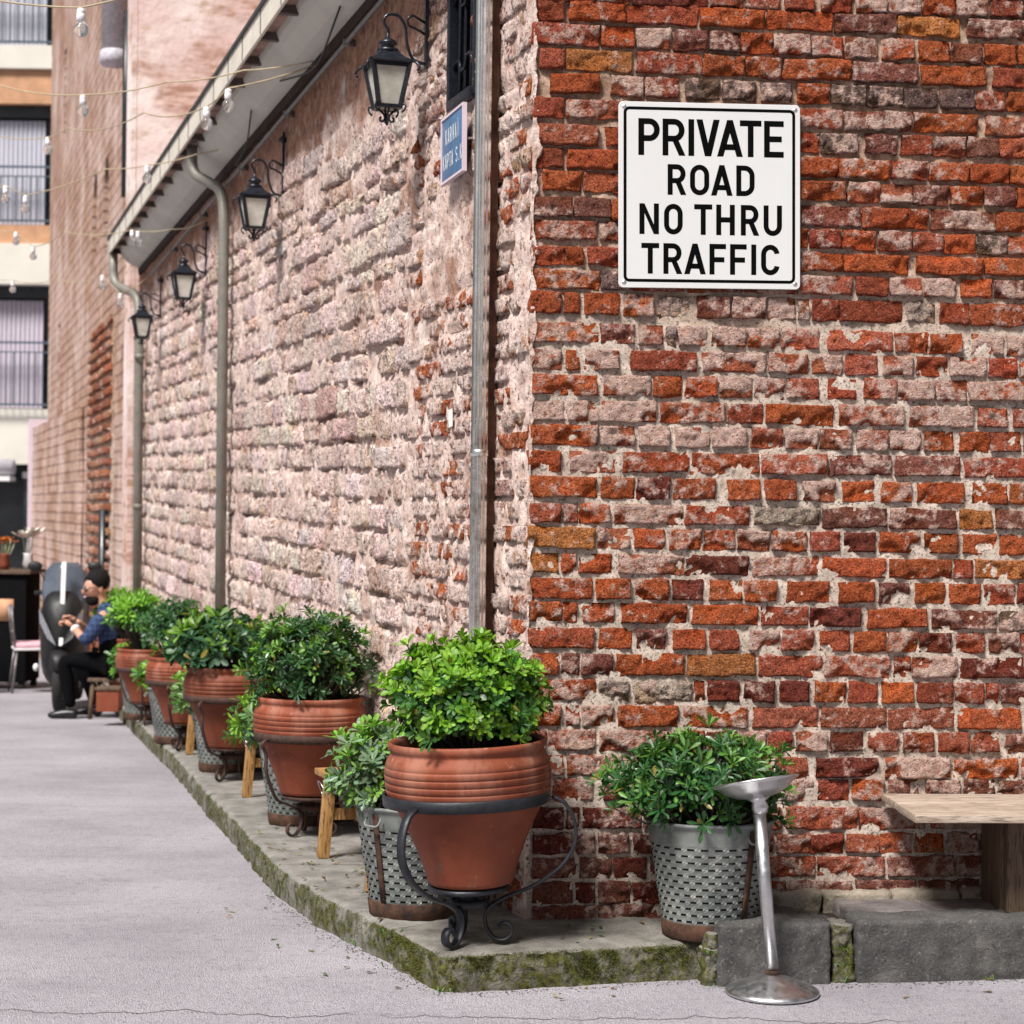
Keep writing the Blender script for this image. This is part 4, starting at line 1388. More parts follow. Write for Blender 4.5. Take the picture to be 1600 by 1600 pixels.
YG, OG = (.15, .30, .022), (.045, .125, .028)
DG, BG = (.026, .085, .030), (.075, .15, .075)
pots = [  # x, y, stand height, scale, tilt, stand material
    (-.112, 5.890, .185, 1.00, .040, 'iron', 'big terracotta pot on the black iron stand at the corner'),
    (-.853, 8.200, .190, .945, -.012, 'iron_rust', 'terracotta pot behind the wooden trestle, second from the corner'),
    (-1.503, 10.35, .185, .99, .0, 'iron_rust', 'dusty pinkish terracotta pot, third from the corner'),
    (-2.050, 12.10, .185, .95, .0, 'iron_rust', 'terracotta pot fourth from the corner, half hidden behind the dusty one'),
    (-2.665, 14.10, .185, .90, .0, 'iron_rust', 'terracotta pot fifth from the corner, next to the seated man'),
    (-3.290, 16.30, .185, .90, .0, 'iron_rust', 'farthest terracotta pot, behind the seated man')]
stand_lab = ['black wrought iron plant stand under the corner pot', 'rusty iron stand with scroll feet under the second pot', 'rusty iron stand under the third, dusty pot',
             'rusty iron stand under the fourth pot', 'rusty iron stand under the fifth pot', 'rusty iron stand under the farthest pot']
STB = None
for k, (x, y, h, s, tl, mt, lab) in enumerate(pots):
    zg = gz(y) + .117
    if k == 0: st_ = iron_stand(h, MAT['iron'], .026, rad(236), 1.0)
    elif STB is None: STB = st_ = iron_stand(h, MAT['iron_rust'], .015, rad(215), .80)
    else: st_ = copy_tree(STB)
    st_.location = (x, y, zg)
    st_.scale = (s, s, s)
    st_.rotation_euler = (0, -tl, k * .25)
    tag(st_, stand_lab[k], 'plant stand', 'iron plant stands')
    p = tag(empty('terracotta_pot', (x, y, zg + h * s)), lab, 'pot', 'terracotta pots along the side wall')
    p.rotation_euler = (0, -tl, k * 1.3)
    p.scale = (s, s, s)
    link('body', POT, p); link('soil', SOILM, p)

# shrubs in the pots (centre, radii, rosettes, leaf length/width, young/old colours, share of young growth)
def pz(k): return (pots[k][0], pots[k][1], gz(pots[k][1]) + .117 + pots[k][2] * pots[k][3] + .385 * pots[k][3])
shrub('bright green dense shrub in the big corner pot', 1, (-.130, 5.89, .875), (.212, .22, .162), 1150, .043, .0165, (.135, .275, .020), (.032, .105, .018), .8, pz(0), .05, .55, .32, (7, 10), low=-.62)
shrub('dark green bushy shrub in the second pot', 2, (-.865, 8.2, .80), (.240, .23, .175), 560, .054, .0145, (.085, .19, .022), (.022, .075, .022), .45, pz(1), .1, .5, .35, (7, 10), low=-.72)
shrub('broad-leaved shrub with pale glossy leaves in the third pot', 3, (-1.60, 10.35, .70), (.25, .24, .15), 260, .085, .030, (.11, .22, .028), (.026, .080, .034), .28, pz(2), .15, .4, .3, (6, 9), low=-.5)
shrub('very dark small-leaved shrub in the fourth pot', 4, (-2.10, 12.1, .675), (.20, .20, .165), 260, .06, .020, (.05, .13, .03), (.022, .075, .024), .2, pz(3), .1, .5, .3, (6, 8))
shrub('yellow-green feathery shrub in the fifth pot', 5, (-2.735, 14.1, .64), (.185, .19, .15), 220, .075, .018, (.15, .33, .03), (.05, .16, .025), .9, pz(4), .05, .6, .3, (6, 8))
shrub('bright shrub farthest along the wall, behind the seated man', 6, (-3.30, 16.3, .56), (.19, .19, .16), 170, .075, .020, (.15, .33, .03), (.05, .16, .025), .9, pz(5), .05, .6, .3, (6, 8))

# ---- pierced metal buckets
def bucket():
    root = empty('metal_bucket')
    H, r0, r1 = .365, .142, .200
    zb0, zb1 = .052, .300
    rows_, ns = 12, 27
    R_ = lambda z: r0 + (r1 - r0) * (z / H)
    mb = MB()
    us = (0, .22, .78, 1)
    vsd = (0, .36, .64, 1)
    rh = (zb1 - zb0) / rows_
    for r in range(rows_):
        off = .5 * (r % 2)
        for k in range(ns):
            base = len(mb.v)
            for j, v in enumerate(vsd):
                for i, u in enumerate(us):
                    a = 2 * math.pi * (k + off + u) / ns
                    z = zb0 + rh * (r + v)
                    rr = R_(z) * (1 + .012 * mn.noise(Vector((math.cos(a) * 1.6, math.sin(a) * 1.6, z * 9))))
                    if i in (1, 2): rr += (0, .0018, -.0012, 0)[j]
                    mb.v.append((rr * math.cos(a), rr * math.sin(a), z))
            for j in range(3):
                for i in range(3):
                    if i == 1 and j == 1: continue
                    q = base + j * 4 + i
                    mb.f.append((q, q + 1, q + 5, q + 4))
    body = mb.build('body', MAT['galvanised'], root, smooth=False)
    mb = MB()
    mb.lathe([(R_(zb1), zb1), (R_(.335), .335), (R_(.352) + .001, .352), (R_(H) + .006, .358), (R_(H) + .008, .364), (R_(H) + .003, .369), (R_(H) - .004, .364), (R_(.33) - .004, .33)], 60)
    mb.build('rim', MAT['galvanised'], root)
    mb = MB()
    mb.lathe([(0, .002), (r0 + .004, .0), (r0 + .009, .004), (R_(.045) + .007, .048), (R_(.052) + .001, .054)], 60)
    mb.build('foot_band', MAT['rust_band'], root)
    mb = MB()
    mb.lathe([(0, .01), (r0 - .008, .01), (R_(.325) - .009, .325)], 32)
    mb.build('liner', MAT['rafter'], root)
    mb = MB(); mb.lathe([(R_(.325) - .005, .322), (.10, .338), (0, .345)], 32)
    mb.build('soil', MAT['soil'], root)
    mb = MB()
    P = [(-(R_(z) + .004), .0, z) for z in (.055, .15, .25, .345)]
    mb.strap(P, (0, 1, 0), .022, .004)
    mb.build('seam', MAT['rust_band'], root)
    for sgn in (-1, 1):
        mb = MB()
        mb.tube(arc([(sgn * (r1 + .004), -.03, .335), (sgn * (r1 + .020), -.03, .310), (sgn * (r1 + .020), .03, .310), (sgn * (r1 + .004), .03, .335)], 3), .004, 6)
        mb.build('handle', MAT['galvanised'], root)
    return root
B0 = bucket()
bks = [(.640, 6.055, 2.2, 'pierced metal bucket against the brick front, behind the steel ashtray'),
       (-.306, 6.35, .9, 'pierced metal bucket just left of the big corner pot'),
       (-.925, 8.62, 1.7, 'pierced metal bucket behind the second terracotta pot'),
       (-1.60, 10.86, 2.8, 'pierced metal bucket behind the third, dusty pot'),
       (-2.175, 12.60, 3.5, 'pierced metal bucket behind the fourth pot'),
       (-2.775, 14.62, 4.1, 'farthest pierced metal bucket, behind the fifth pot')]
for k, (x, y, rz, lab) in enumerate(bks):
    o = B0 if k == 0 else copy_tree(B0)
    o.location = (x, y, gz(y) + .118)
    o.rotation_euler = (0, .02 if k == 0 else 0, rz)
    tag(o, lab, 'bucket', 'pierced metal buckets used as planters')
def bz(k): return (bks[k][0], bks[k][1], gz(bks[k][1]) + .118 + .335)
shrub('loose narrow-leaved shrub in the metal bucket by the brick front', 11, (.592, 6.03, .585), (.262, .19, .155), 430, .055, .0135, (.075, .18, .030), (.022, .082, .022), .5, bz(0), .05, .7, .25, (7, 10), low=-.55)
shrub('grey-green shrub in the bucket beside the corner pot', 12, (-.425, 6.36, .575), (.15, .17, .14), 230, .058, .0175, (.13, .27, .04), (.12, .19, .115), .5, bz(1), .1, .5, .25, (7, 10), low=-.7)
shrub('shrub sprouting left of the second pot, from the bucket behind it', 13, (-1.06, 8.66, .48), (.185, .17, .13), 130, .070, .020, (.16, .30, .03), (.08, .17, .06), .7, bz(2), .15, .4, .25, (6, 9), low=-.7)
shrub('shrub sprouting left of the third pot, from the bucket behind it', 14, (-1.745, 10.88, .40), (.165, .16, .11), 110, .075, .022, (.14, .28, .04), (.09, .17, .06), .6, bz(3), .15, .4, .25, (6, 8), low=-.7)
shrub('shrub peeking out left of the fourth pot', 15, (-2.28, 12.60, .35), (.15, .15, .11), 90, .075, .022, (.16, .32, .03), (.06, .16, .03), .8, bz(4), .15, .4, .25, (6, 8), low=-.7)
shrub('shrub peeking out left of the fifth pot', 16, (-2.89, 14.62, .28), (.14, .14, .11), 80, .075, .022, (.12, .28, .03), (.05, .15, .03), .8, bz(5), .15, .4, .25, (6, 8), low=-.7)

# ---- low wooden trestles between the pots
def trestle():
    """low bench 0.95 long: local x along the wall, splayed legs, stretcher"""
    root = empty('wooden_trestle')
    mb = MB(); mb.box(-.52, .50, -.155, .155, .320, .345)
    mb.build('seat', MAT['pine'], root, bevel=.005)
    for sx in (-1, 1):
        for sy in (-1, 1):
            mb = MB(); mb.beam((sx * .42, sy * .135, .0), (sx * .395, sy * .112, .321), .036, .046, (0, 1, 0))
            mb.build('leg', MAT['pine'], root, bevel=.003)
        mb = MB(); mb.beam((sx * .41, -.115, .17), (sx * .41, .115, .17), .022, .045)
        mb.build('cross_rail', MAT['pine'], root, bevel=.002)
    mb = MB(); mb.beam((-.40, 0, .17), (.40, 0, .17), .022, .05)
    mb.build('stretcher', MAT['pine'], root, bevel=.002)
    mb = MB()
    mb.tube(arc([(.395 + .05 * math.cos(a), .14 + .02 * math.sin(a), .26 + .045 * math.sin(a)) for a in [k * .52 for k in range(13)]], 1), .0022, 5)
    mb.build('wire_loop', MAT['steel'], root)
    return root
TR = trestle()
for k, (x, y, lab) in enumerate(((-.475, 7.20, 'pale wooden trestle between the corner pot and the second pot'), (-1.055, 9.22, 'pale wooden trestle between the second and third pots'), (-1.715, 11.45, 'wooden trestle between the third and fourth pots'))):
    o = TR if k == 0 else copy_tree(TR)
    o.matrix_world = Matrix.Translation((x, y, gz(y) + .119)) @ SW @ Matrix.Rotation(.033, 4, 'Y')
    tag(o, lab, 'trestle', 'wooden trestles between the pots')

# ---- bench on the right
be = tag(empty('bench', (1.25, 5.90, .186)), 'plank bench against the brick front at the right edge', 'bench')
be.rotation_euler = (0, 0, .05)
mb = MB(); mb.box(0, 1.5, 0, .22, .313, .338); mb.build('plank', MAT['bench_wood'], be, bevel=.004)
mb = MB(); mb.box(.006, 1.5, .224, .455, .313, .3375); mb.build('plank', MAT['bench_wood'], be, bevel=.004)
for x in (.335, 1.2):
    mb = MB(); mb.box(x, x + .045, .215, .43, .001, .3125); mb.build('leg', MAT['leg_wood'], be, bevel=.004)
    mb = MB(); mb.box(x + .01, x + .16, .180, .2145, .001, .3125); mb.build('leg_board', MAT['leg_wood'], be, bevel=.003)

# ---- steel pedestal ashtray
ash = tag(empty('standing_ashtray', (.800, 5.775, .004)), 'brushed steel pedestal ashtray with a tilted bowl in front of the kerb', 'ashtray')
mb = MB()
mb.lathe([(0, .0), (.139, .0), (.142, .004), (.139, .009)] + [(.135 - .0112 * k + (.003 if k % 2 else 0), .013 + .0042 * k) for k in range(9)] + [(.030, .052), (.022, .056), (.0, .057)], 72)
mb.build('base', MAT['steel'], ash)
mb = MB(); mb.tube([(0, 0, .055), (-.046, 0, .545)], .0195, 24); mb.build('pole', MAT['steel'], ash)
mb = MB(); mb.lathe([(.0205, -.008), (.0225, -.006), (.0225, .006), (.0205, .008)], 24, (-.0005, 0, .062)); mb.build('collar', MAT['rust_band'], ash)
mb = MB()
mb.lathe([(0, -.048), (.018, -.048), (.026, -.030), (.021, -.012), (.036, .0), (.066, .006), (.098, .022), (.117, .040), (.131, .046), (.133, .050), (.128, .052), (.110, .046), (.092, .030), (.06, .016), (0, .012)], 64)
bo = mb.build('bowl', MAT['steel'], ash, loc=(-.049, 0, .585))
bo.rotation_euler = (rad(-11), rad(-9.5), 0)

# ================================================================ FAR OLD BUILDING (same street line)
def wall_holes(us_edges, v0, v1, holes, depth, out=1, y0=0.0):
    """flat wall in local x/z with rectangular openings and reveals"""
    us = sorted(set(us_edges + [h[0] for h in holes] + [h[1] for h in holes]))
    vs_ = sorted(set([v0, v1] + [h[2] for h in holes] + [h[3] for h in holes]))
    mb = MB()
    def quad3(a, b, c, d): mb.add([a, b, c, d], [(0, 1, 2, 3)])
    for i in range(len(us) - 1):
        for j in range(len(vs_) - 1):
            uc, vc = (us[i] + us[i + 1]) / 2, (vs_[j] + vs_[j + 1]) / 2
            if any(h[0] < uc < h[1] and h[2] < vc < h[3] for h in holes): continue
            quad3((us[i], y0, vs_[j]), (us[i + 1], y0, vs_[j]), (us[i + 1], y0, vs_[j + 1]), (us[i], y0, vs_[j + 1]))
    yb = y0 - out * depth
    for (a, b, c, d) in holes:
        quad3((a, y0, c), (a, yb, c), (a, yb, d), (a, y0, d)); quad3((b, y0, c), (b, y0, d), (b, yb, d), (b, yb, c))
        quad3((a, y0, c), (b, y0, c), (b, yb, c), (a, yb, c)); quad3((a, y0, d), (a, yb, d), (b, yb, d), (b, y0, d))
    return mb
OLD = tag(empty('old_brick_building', tuple(CORNER)), 'tall weathered brick building with narrow arched windows beyond the eaves', 'building')
def oldpart(name, mb, mat, parent=None, **k):
    o = mb.build(name, MAT[mat], parent or OLD, **k)
    if parent is None: o.matrix_local = SW
    return o
E0 = 11.80
holes = [(15.82, 16.36, 4.25, 5.20), (14.46, 15.02, 4.12, 5.14), (20.8, 21.2, 6.45, 7.7), (21.35, 21.85, 2.7, 4.0), (19.6, 19.9, 1.3, 2.3)]
w_ = oldpart('side_wall', wall_holes([E0, 23.9], -1.2, 12, holes, .12, 1, .03), 'far_brick', smooth=False)
for k, (a, b, c, d) in enumerate(holes):
    mb = MB(); mb.box(a, b, -.10, -.09, c, d)
    wn = oldpart('window', mb, 'dark_glass', smooth=False)
    mb = MB(); m = (a + b) / 2
    mb.beam((m, -.075, c), (m, -.075, d), .04, .03, (0, 1, 0)); mb.beam((a, -.075, (c + d) / 2), (b, -.075, (c + d) / 2), .03, .04)
    mb.build('frame', MAT['lamp_black'], wn, smooth=False)
    if k < 2:                                   # rounded heads
        mb = MB()
        r = (b - a) / 2
        for sgn in (-1, 1):
            pts = [(m + sgn * r, .025, d)] + [(m + sgn * r * math.cos(t * math.pi / 16), .025, d - r + r * math.sin(t * math.pi / 16)) for t in range(9)]
            n = len(pts)
            mb.add(pts + [(p[0], -.08, p[2]) for p in pts], [tuple(range(n)), tuple(range(2 * n - 1, n - 1, -1))] + [(i, (i + 1) % n, n + (i + 1) % n, n + i) for i in range(n)])
        mb.build('arch', MAT['far_brick'], wn, smooth=False)
mb = MB(); mb.box(E0, E0 + .3, -7.5, .028, -1.2, 12)
oldpart('front_wall', mb, 'far_plaster', smooth=False)
mb = MB(); mb.box(23.6, 23.88, -7.5, .0, -1.2, 12); oldpart('end_wall', mb, 'far_brick', smooth=False)
mb = MB(); mb.box(E0 + .02, E0 + .52, .031, .07, -1.0, 12); oldpart('corner_pier', mb, 'far_plaster', smooth=False)
mb = MB(); mb.tube([(12.62, .16, 5.64), (12.62, .16, 12)], .125, 18); mb.lathe([(.125, 0), (.14, .02), (.14, .10), (.125, .12)], 18, (12.62, .16, 5.66))
oldpart('vent_pipe', mb, 'awning')
mb = MB(); mb.tube([(12.34, .075, 4.35), (12.34, .075, 6.1)], .035, 8); oldpart('cable_duct', mb, 'shop_dark')
mb = MB(); mb.tube([(13.87, .10, -.5), (13.87, .10, 1.42)], .045, 10); oldpart('standpipe', mb, 'shop_dark')
mb = MB(); mb.box(13.55, 16.2, .031, .05, -1, 3.42)
PIL = oldpart('pilaster', mb, 'mortar', smooth=False)
rng = random.Random(77)
zz = -.5
r = 0
while zz < 3.3:
    t = 13.56 + (.15 if r % 2 else 0)
    while t < 16.0:
        wd = rng.uniform(.62, .95)
        wd = min(wd, 16.18 - t)
        mb = MB()
        rough_unit(mb, 0, 0, wd - .03, .088, .03, .02, rng, rng.choice(((.42, .16, .08), (.34, .13, .08), (.46, .24, .15))), .3, .09, .016, .008, 1, 1, 1)
        mb.build('brick', MAT['stone'], PIL, loc=(t, .05, zz))
        t += wd
    zz += .118
    r += 1
# stepped lower wall at the far end
lw = rough_box(MB(), [(17.2, .04), (23.9, .04), (23.9, .26), (17.2, .10)], -1.2, 2.62, .6, .02, 66)
oldpart('lower_wall', lw, 'far_brick', smooth=False)
mb = MB(); mb.box(23.7, 24.1, .03, .30, -1.3, 2.75); oldpart('corner_render', mb, 'lilac_render', smooth=False)

# ================================================================ MODERN BUILDING AT THE END OF THE STREET
MOD = tag(empty('apartment_building', (-9.7, 38, -1.05)), 'cream modern building with balcony railings closing the street', 'building')
def mp(name, mb, mat, parent=None, **k): return mb.build(name, MAT[mat], parent or MOD, smooth=k.pop('smooth', False), **k)
XL, XR = -6.0, 5.0
Z = lambda z: z + 1.05
mb = MB(); mb.box(XL, XR, 2.2, 2.4, 0, Z(16)); mp('back_wall', mb, 'shop_dark')
mb = MB(); mb.box(XL, XR, -.02, 1.9, Z(2.27), Z(3.36)); mp('wall', mb, 'cream')
for (a, b) in ((5.80, 6.60), (10.04, 10.50), (14.3, 14.9)):
    mb = MB(); mb.box(XL, XR, -.28, 1.9, Z(a), Z(b)); mp('floor_slab', mb, 'cream', bevel=.01)
for (a, b) in ((6.605, 6.98), (9.37, 10.035)):
    mb = MB(); mb.box(XL, XR, -.18, 1.9, Z(a), Z(b)); mp('wood_band', mb, 'wood_band')
rng = random.Random(9)
for fl, (a, b) in enumerate(((3.36, 5.80), (6.98, 9.37), (10.50, 14.3))):
    for k in range(7):
        x0 = -5.2 + k * 1.45
        mb = MB(); mb.box(x0 - .10, x0 + .10, .06, .26, Z(a), Z(b)); mp('mullion', mb, 'frame_blue')
        mb = MB(); mb.box(x0 + .10, x0 + 1.35, .20, .21, Z(a), Z(b) - .25)
        wn = mp('window', mb, 'dark_glass')
        mb = MB()
        n = 60
        for i in range(n + 1):
            u = i / n
            x = x0 + .10 + (.86 if k % 3 else 1.1) * u
            y = .13 + .022 * math.sin(u * 75 + rng.uniform(-.2, .2))
            for zc in (Z(a) + .02, Z(b) - .28): mb.v.append((x, y, zc))
        for i in range(n): mb.f.append((2 * i, 2 * i + 2, 2 * i + 3, 2 * i + 1))
        mb.build('curtain', MAT['curtain_pink' if (fl == 0 and k % 2) else 'curtain'], wn)
    mb = MB(); mb.box(XL, XR, .02, .30, Z(b) - .24, Z(b) - .001); mp('shutter_box', mb, 'shop_dark')
    rl = empty('railing', (0, 0, 0), 0, MOD)
    zt = Z(a) + (1.14 if fl else 1.30)
    for zc in (zt, Z(a) + .08): 
        mb = MB(); mb.box(XL, XR, -.22, -.18, zc - .02, zc + .02); mb.build('rail', MAT['frame_blue'], rl, smooth=False)
    mb = MB(); mb.box(XL, XR, -.215, -.185, zt - .20, zt - .175); mb.build('rail', MAT['frame_blue'], rl, smooth=False)
    bal = MB(); bal.box(-.011, .011, -.211, -.189, Z(a) + .1005, zt - .2005)
    bme = bal.mesh('baluster', MAT['frame_blue'], False)
    x = XL + .05
    while x < XR:
        link('baluster', bme, rl, (x, 0, 0)); x += .145
# ground floor: shop front, shutter, awning, yellow notice
mb = MB(); mb.box(XL, XR, .6, .8, 0, Z(2.27)); mp('shop_front', mb, 'shop_dark')
mb = MB(); mb.lathe([(.0, -1.9), (.16, -1.9), (.16, 1.9), (0, 1.9)], 16); aw = mp('awning', mb, 'awning', smooth=True); aw.rotation_euler = (0, rad(90), 0); aw.location = (-2.0, -.25, Z(2.20))
mb = MB(); mb.box(-3.9, -.12, -.5, -.05, Z(1.93), Z(2.02)); mp('awning_rail', mb, 'white_paint')
SH = empty('roller_shutter', (0, 0, 0), 0, MOD)
sl = MB(); sl.box(-.06, 1.9, .40, .46, 0, .082)
sl = sl.mesh('slat', MAT['louver'], False)
for k in range(30): link('slat', sl, SH, (0, .02 * (k % 2), .1 + k * .10))
mb = MB(); mb.box(.05, .30, .33, .35, Z(1.08), Z(1.46)); mp('yellow_notice', mb, 'yellow')
mb = MB(); mb.box(-.05, .5, .2, .55, Z(2.0), Z(2.12)); mp('shutter_hood', mb, 'white_paint')

# ================================================================ CAFE FURNITURE
def gflo(x, y): return (x, y, gz(y))
cb = tag(empty('serving_cabinet', gflo(-5.50, 20.3)), 'tall dark serving stand at the left edge, flowers on top', 'cabinet')
mb = MB(); mb.box(-.45, .45, -.3, .3, .08, 1.21); mb.build('body', MAT['black_cloth'], cb, bevel=.01)
mb = MB(); mb.box(-.50, .50, -.34, .34, 1.211, 1.25); mb.build('top', MAT['leg_wood'], cb, bevel=.006)
for sx in (-1, 1):
    for sy in (-1, 1):
        mb = MB(); mb.box(sx * .4 - .03, sx * .4 + .03, sy * .25 - .03, sy * .25 + .03, 0, .0799); mb.build('foot', MAT['rubber'], cb)
mb = MB(); mb.box(.15, .32, -.31, -.301, .72, .95); mb.build('label_panel', MAT['wood_band'], cb)
def bouquet(name, loc, label, seed, petal, n, spread, hgt):
    rg = random.Random(seed)
    v = tag(empty(name, loc), label, 'flowers')
    mb = MB(); mb.lathe([(0, 0), (.05, 0), (.06, .06), (.045, .14), (.055, .17), (.05, .17), (.04, .14), (0, .13)], 16); mb.build('vase', MAT['white_paint'] if petal != 'petal_orange' else MAT['terracotta'], v)
    st = MB(); fl = MB()
    for i in range(n):
        a, r = rg.uniform(0, 6.28), rg.uniform(.1, 1) * spread
        h = hgt * rg.uniform(.75, 1.1)
        tip = Vector((r * math.cos(a), r * math.sin(a), .17 + h))
        st.tube([(0, 0, .13), tip * .6, tip], .005, 4)
        for k in range(6):
            b = k * 1.047 + rg.random()
            d = Vector((math.cos(b), math.sin(b), .5)).normalized()
            s = d.cross(Vector((0, 0, 1))).normalized()
            L = .055 if petal == 'petal_orange' else .15
            fl.add([tip, tip + d * L * .5 + s * L * .22, tip + d * L, tip + d * L * .5 - s * L * .22], [(0, 1, 2, 3)])
    tag(st.build('stems', MAT['leaf' if 0 else 'pale_leaf'], v), kind='stuff'); tag(fl.build('petals', MAT[petal], v, smooth=False), kind='stuff')
bouquet('flower_vase', (-5.32, 20.15, gz(20.3) + 1.251), 'vase of orange flowers on the dark serving stand', 3, 'petal_orange', 22, .13, .14)
bouquet('flower_vase', (-5.12, 20.35, gz(20.3) + 1.251), 'vase of pale large-petalled lilies on the dark serving stand', 4, 'petal_white', 7, .16, .20)
def cafe_chair():
    root = empty('cafe_chair')
    mb = MB(); mb.box(-.2, .2, -.2, .2, .44, .462); mb.build('seat', MAT['white_paint'], root, bevel=.01)
    mb = MB(); mb.box(-.185, .185, -.185, .185, .463, .515); mb.build('cushion', MAT['pink_cushion'], root, bevel=.02, seg=3)
    for sx in (-1, 1):
        for sy in (-1, 1):
            mb = MB(); mb.tube([(sx * .21, sy * .22, 0), (sx * .17, sy * .17, .4395)], .012, 8); mb.build('leg', MAT['chair_metal'], root)
        mb = MB(); mb.tube([(sx * .17, .19, .46), (sx * .18, .23, .88)], .012, 8); mb.build('back_post', MAT['chair_metal'], root)
    for z in (.62, .74, .86):
        mb = MB(); mb.beam((-.18, .215, z), (.18, .215, z), .012, .05); mb.build('back_slat', MAT['chair_metal'], root)
    return root
C0 = cafe_chair()
for k, (x, y, rz, lab) in enumerate(((-4.86, 19.55, 1.9, 'metal cafe chair with a pink cushion nearest the scooter'), (-5.45, 19.3, .6, 'metal cafe chair with a pink cushion at the left edge, before the dark stand'))):
    o = C0 if k == 0 else copy_tree(C0)
    o.location = (x, y, gz(y)); o.rotation_euler = (0, 0, rz)
    tag(o, lab, 'chair', 'cafe chairs down the street')

# ================================================================ SCOOTER
sk = tag(empty('scooter', (-4.01, 17.35, gz(17.35))), 'black motor scooter with a tall windscreen parked nose-on beside the man', 'scooter')
sk.rotation_euler = (0, 0, rad(6))
sk.scale = (.76, 1, 1)
# local: -y is the front
for y, r in ((-.42, .25), (.78, .25)):
    we = empty('wheel', (0, y, r), 0, sk)
    mb = MB(); mb.lathe([(r - .08, -.05), (r - .02, -.06), (r, -.03), (r, .03), (r - .02, .06), (r - .08, .05)], 32); t_ = mb.build('tyre', MAT['rubber'], we); t_.rotation_euler = (0, rad(90), 0)
    mb = MB(); mb.lathe([(0, -.04), (.05, -.045), (r - .08, -.03), (r - .08, .03), (.05, .045), (0, .04)], 24); t_ = mb.build('rim', MAT['bike_silver'], we); t_.rotation_euler = (0, rad(90), 0)
def loft(secs, n=20, cap=True):
    """rounded-box sections (y, zc, hw, hh)"""
    mb = MB()
    for (y, zc, hw, hh, p) in secs:
        for k in range(n):
            a = 2 * math.pi * k / n
            c, s = math.cos(a), math.sin(a)
            mb.v.append((hw * math.copysign(abs(c) ** p, c), y, zc + hh * math.copysign(abs(s) ** p, s)))
    m = len(secs)
    for i in range(m - 1):
        for k in range(n): mb.f.append((i * n + k, i * n + (k + 1) % n, i * n + n + (k + 1) % n, i * n + n + k))
    if cap: mb.f.append(tuple(range(n - 1, -1, -1))); mb.f.append(tuple((m - 1) * n + k for k in range(n)))
    return mb
loft([(-.66, .44, .04, .05, .8), (-.60, .45, .10, .09, .7), (-.40, .50, .12, .08, .7), (-.20, .44, .10, .10, .8)]).build('mudguard', MAT['bike_black'], sk)
loft([(-.52, .72, .05, .10, .8), (-.46, .74, .17, .22, .7), (-.36, .72, .25, .36, .65), (-.20, .62, .27, .40, .6), (-.10, .60, .26, .38, .6)]).build('front_fairing', MAT['bike_black'], sk)
loft([(-.12, .30, .17, .05, .6), (.30, .28, .20, .06, .6), (.45, .36, .20, .12, .6)]).build('footboard', MAT['bike_black'], sk)
loft([(.20, .55, .16, .20, .6), (.40, .60, .20, .20, .6), (.80, .66, .19, .16, .6), (1.10, .72, .10, .10, .7)]).build('rear_body', MAT['bike_black'], sk)
loft([(.18, .80, .15, .04, .6), (.40, .80, .18, .06, .6), (.62, .86, .17, .06, .6), (1.0, .90, .12, .05, .7)]).build('seat', MAT['rubber'], sk)
for sx in (-1, 1):
    mb = MB()
    mb.add([(sx * .03, -.545, .60), (sx * .20, -.47, .86), (sx * .25, -.43, .92), (sx * .24, -.44, .80), (sx * .14, -.50, .66)], [(0, 1, 2, 3, 4) if sx < 0 else (4, 3, 2, 1, 0)])
    mb.add([(sx * .03, -.50, .59), (sx * .20, -.42, .85), (sx * .25, -.38, .91), (sx * .24, -.39, .79), (sx * .14, -.45, .65)], [(4, 3, 2, 1, 0) if sx < 0 else (0, 1, 2, 3, 4)])
    for i in range(5):
        b = len(mb.v) - 10
        j = (i + 1) % 5
        mb.f.append((b + i, b + 5 + i, b + 5 + j, b + j))
    mb.build('headlight', MAT['bike_silver'], sk, smooth=False)
    mb = MB(); mb.ball((sx * .28, -.40, .40), .035, 10, 6); mb.build('indicator', MAT['white_paint'], sk)
    mb = MB(); mb.tube(arc([(sx * .02, -.20, 1.02), (sx * .16, -.18, 1.06), (sx * .36, -.10, 1.04)], 3), .014, 8); mb.build('handlebar', MAT['bike_black'], sk)
    mb = MB(); mb.tube([(sx * .24, -.12, 1.05), (sx * .36, -.10, 1.04)], .02, 8); mb.build('grip', MAT['rubber'], sk)
    mr_ = MB(); mr_.tube(arc([(sx * .20, -.16, 1.06), (sx * .25, -.20, 1.20), (sx * .31, -.18, 1.27)], 3), .008, 6); mi = mr_.build('mirror', MAT['bike_black'], sk)
    mb = MB(); mb.ball((sx * .345, -.19, 1.285), .075, 14, 8, (1.15, .35, .62)); mb.build('mirror_shell', MAT['bike_black'], mi)
mb = MB()
n = 12
for j in range(11):
    v = j / 10
    hw = .25 * math.sin(math.pi * (.30 + .70 * (1 - v) * .75)) if v > .5 else .25
    hw = (.21 + .05 * math.sin(v * 3.14)) * (1 if v < .8 else 1 - (v - .8) * 1.6)
    for i in range(n + 1):
        u = i / n * 2 - 1
        mb.v.append((hw * u, -.36 + .16 * v + .08 * u * u, .88 + .44 * v))
for j in range(10):
    for i in range(n):
        a = j * (n + 1) + i
        mb.f.append((a, a + 1, a + n + 2, a + n + 1))
scn = mb.build('windscreen', MAT['bike_screen'], sk)
sol = scn.modifiers.new('thickness', 'SOLIDIFY'); sol.thickness = .006
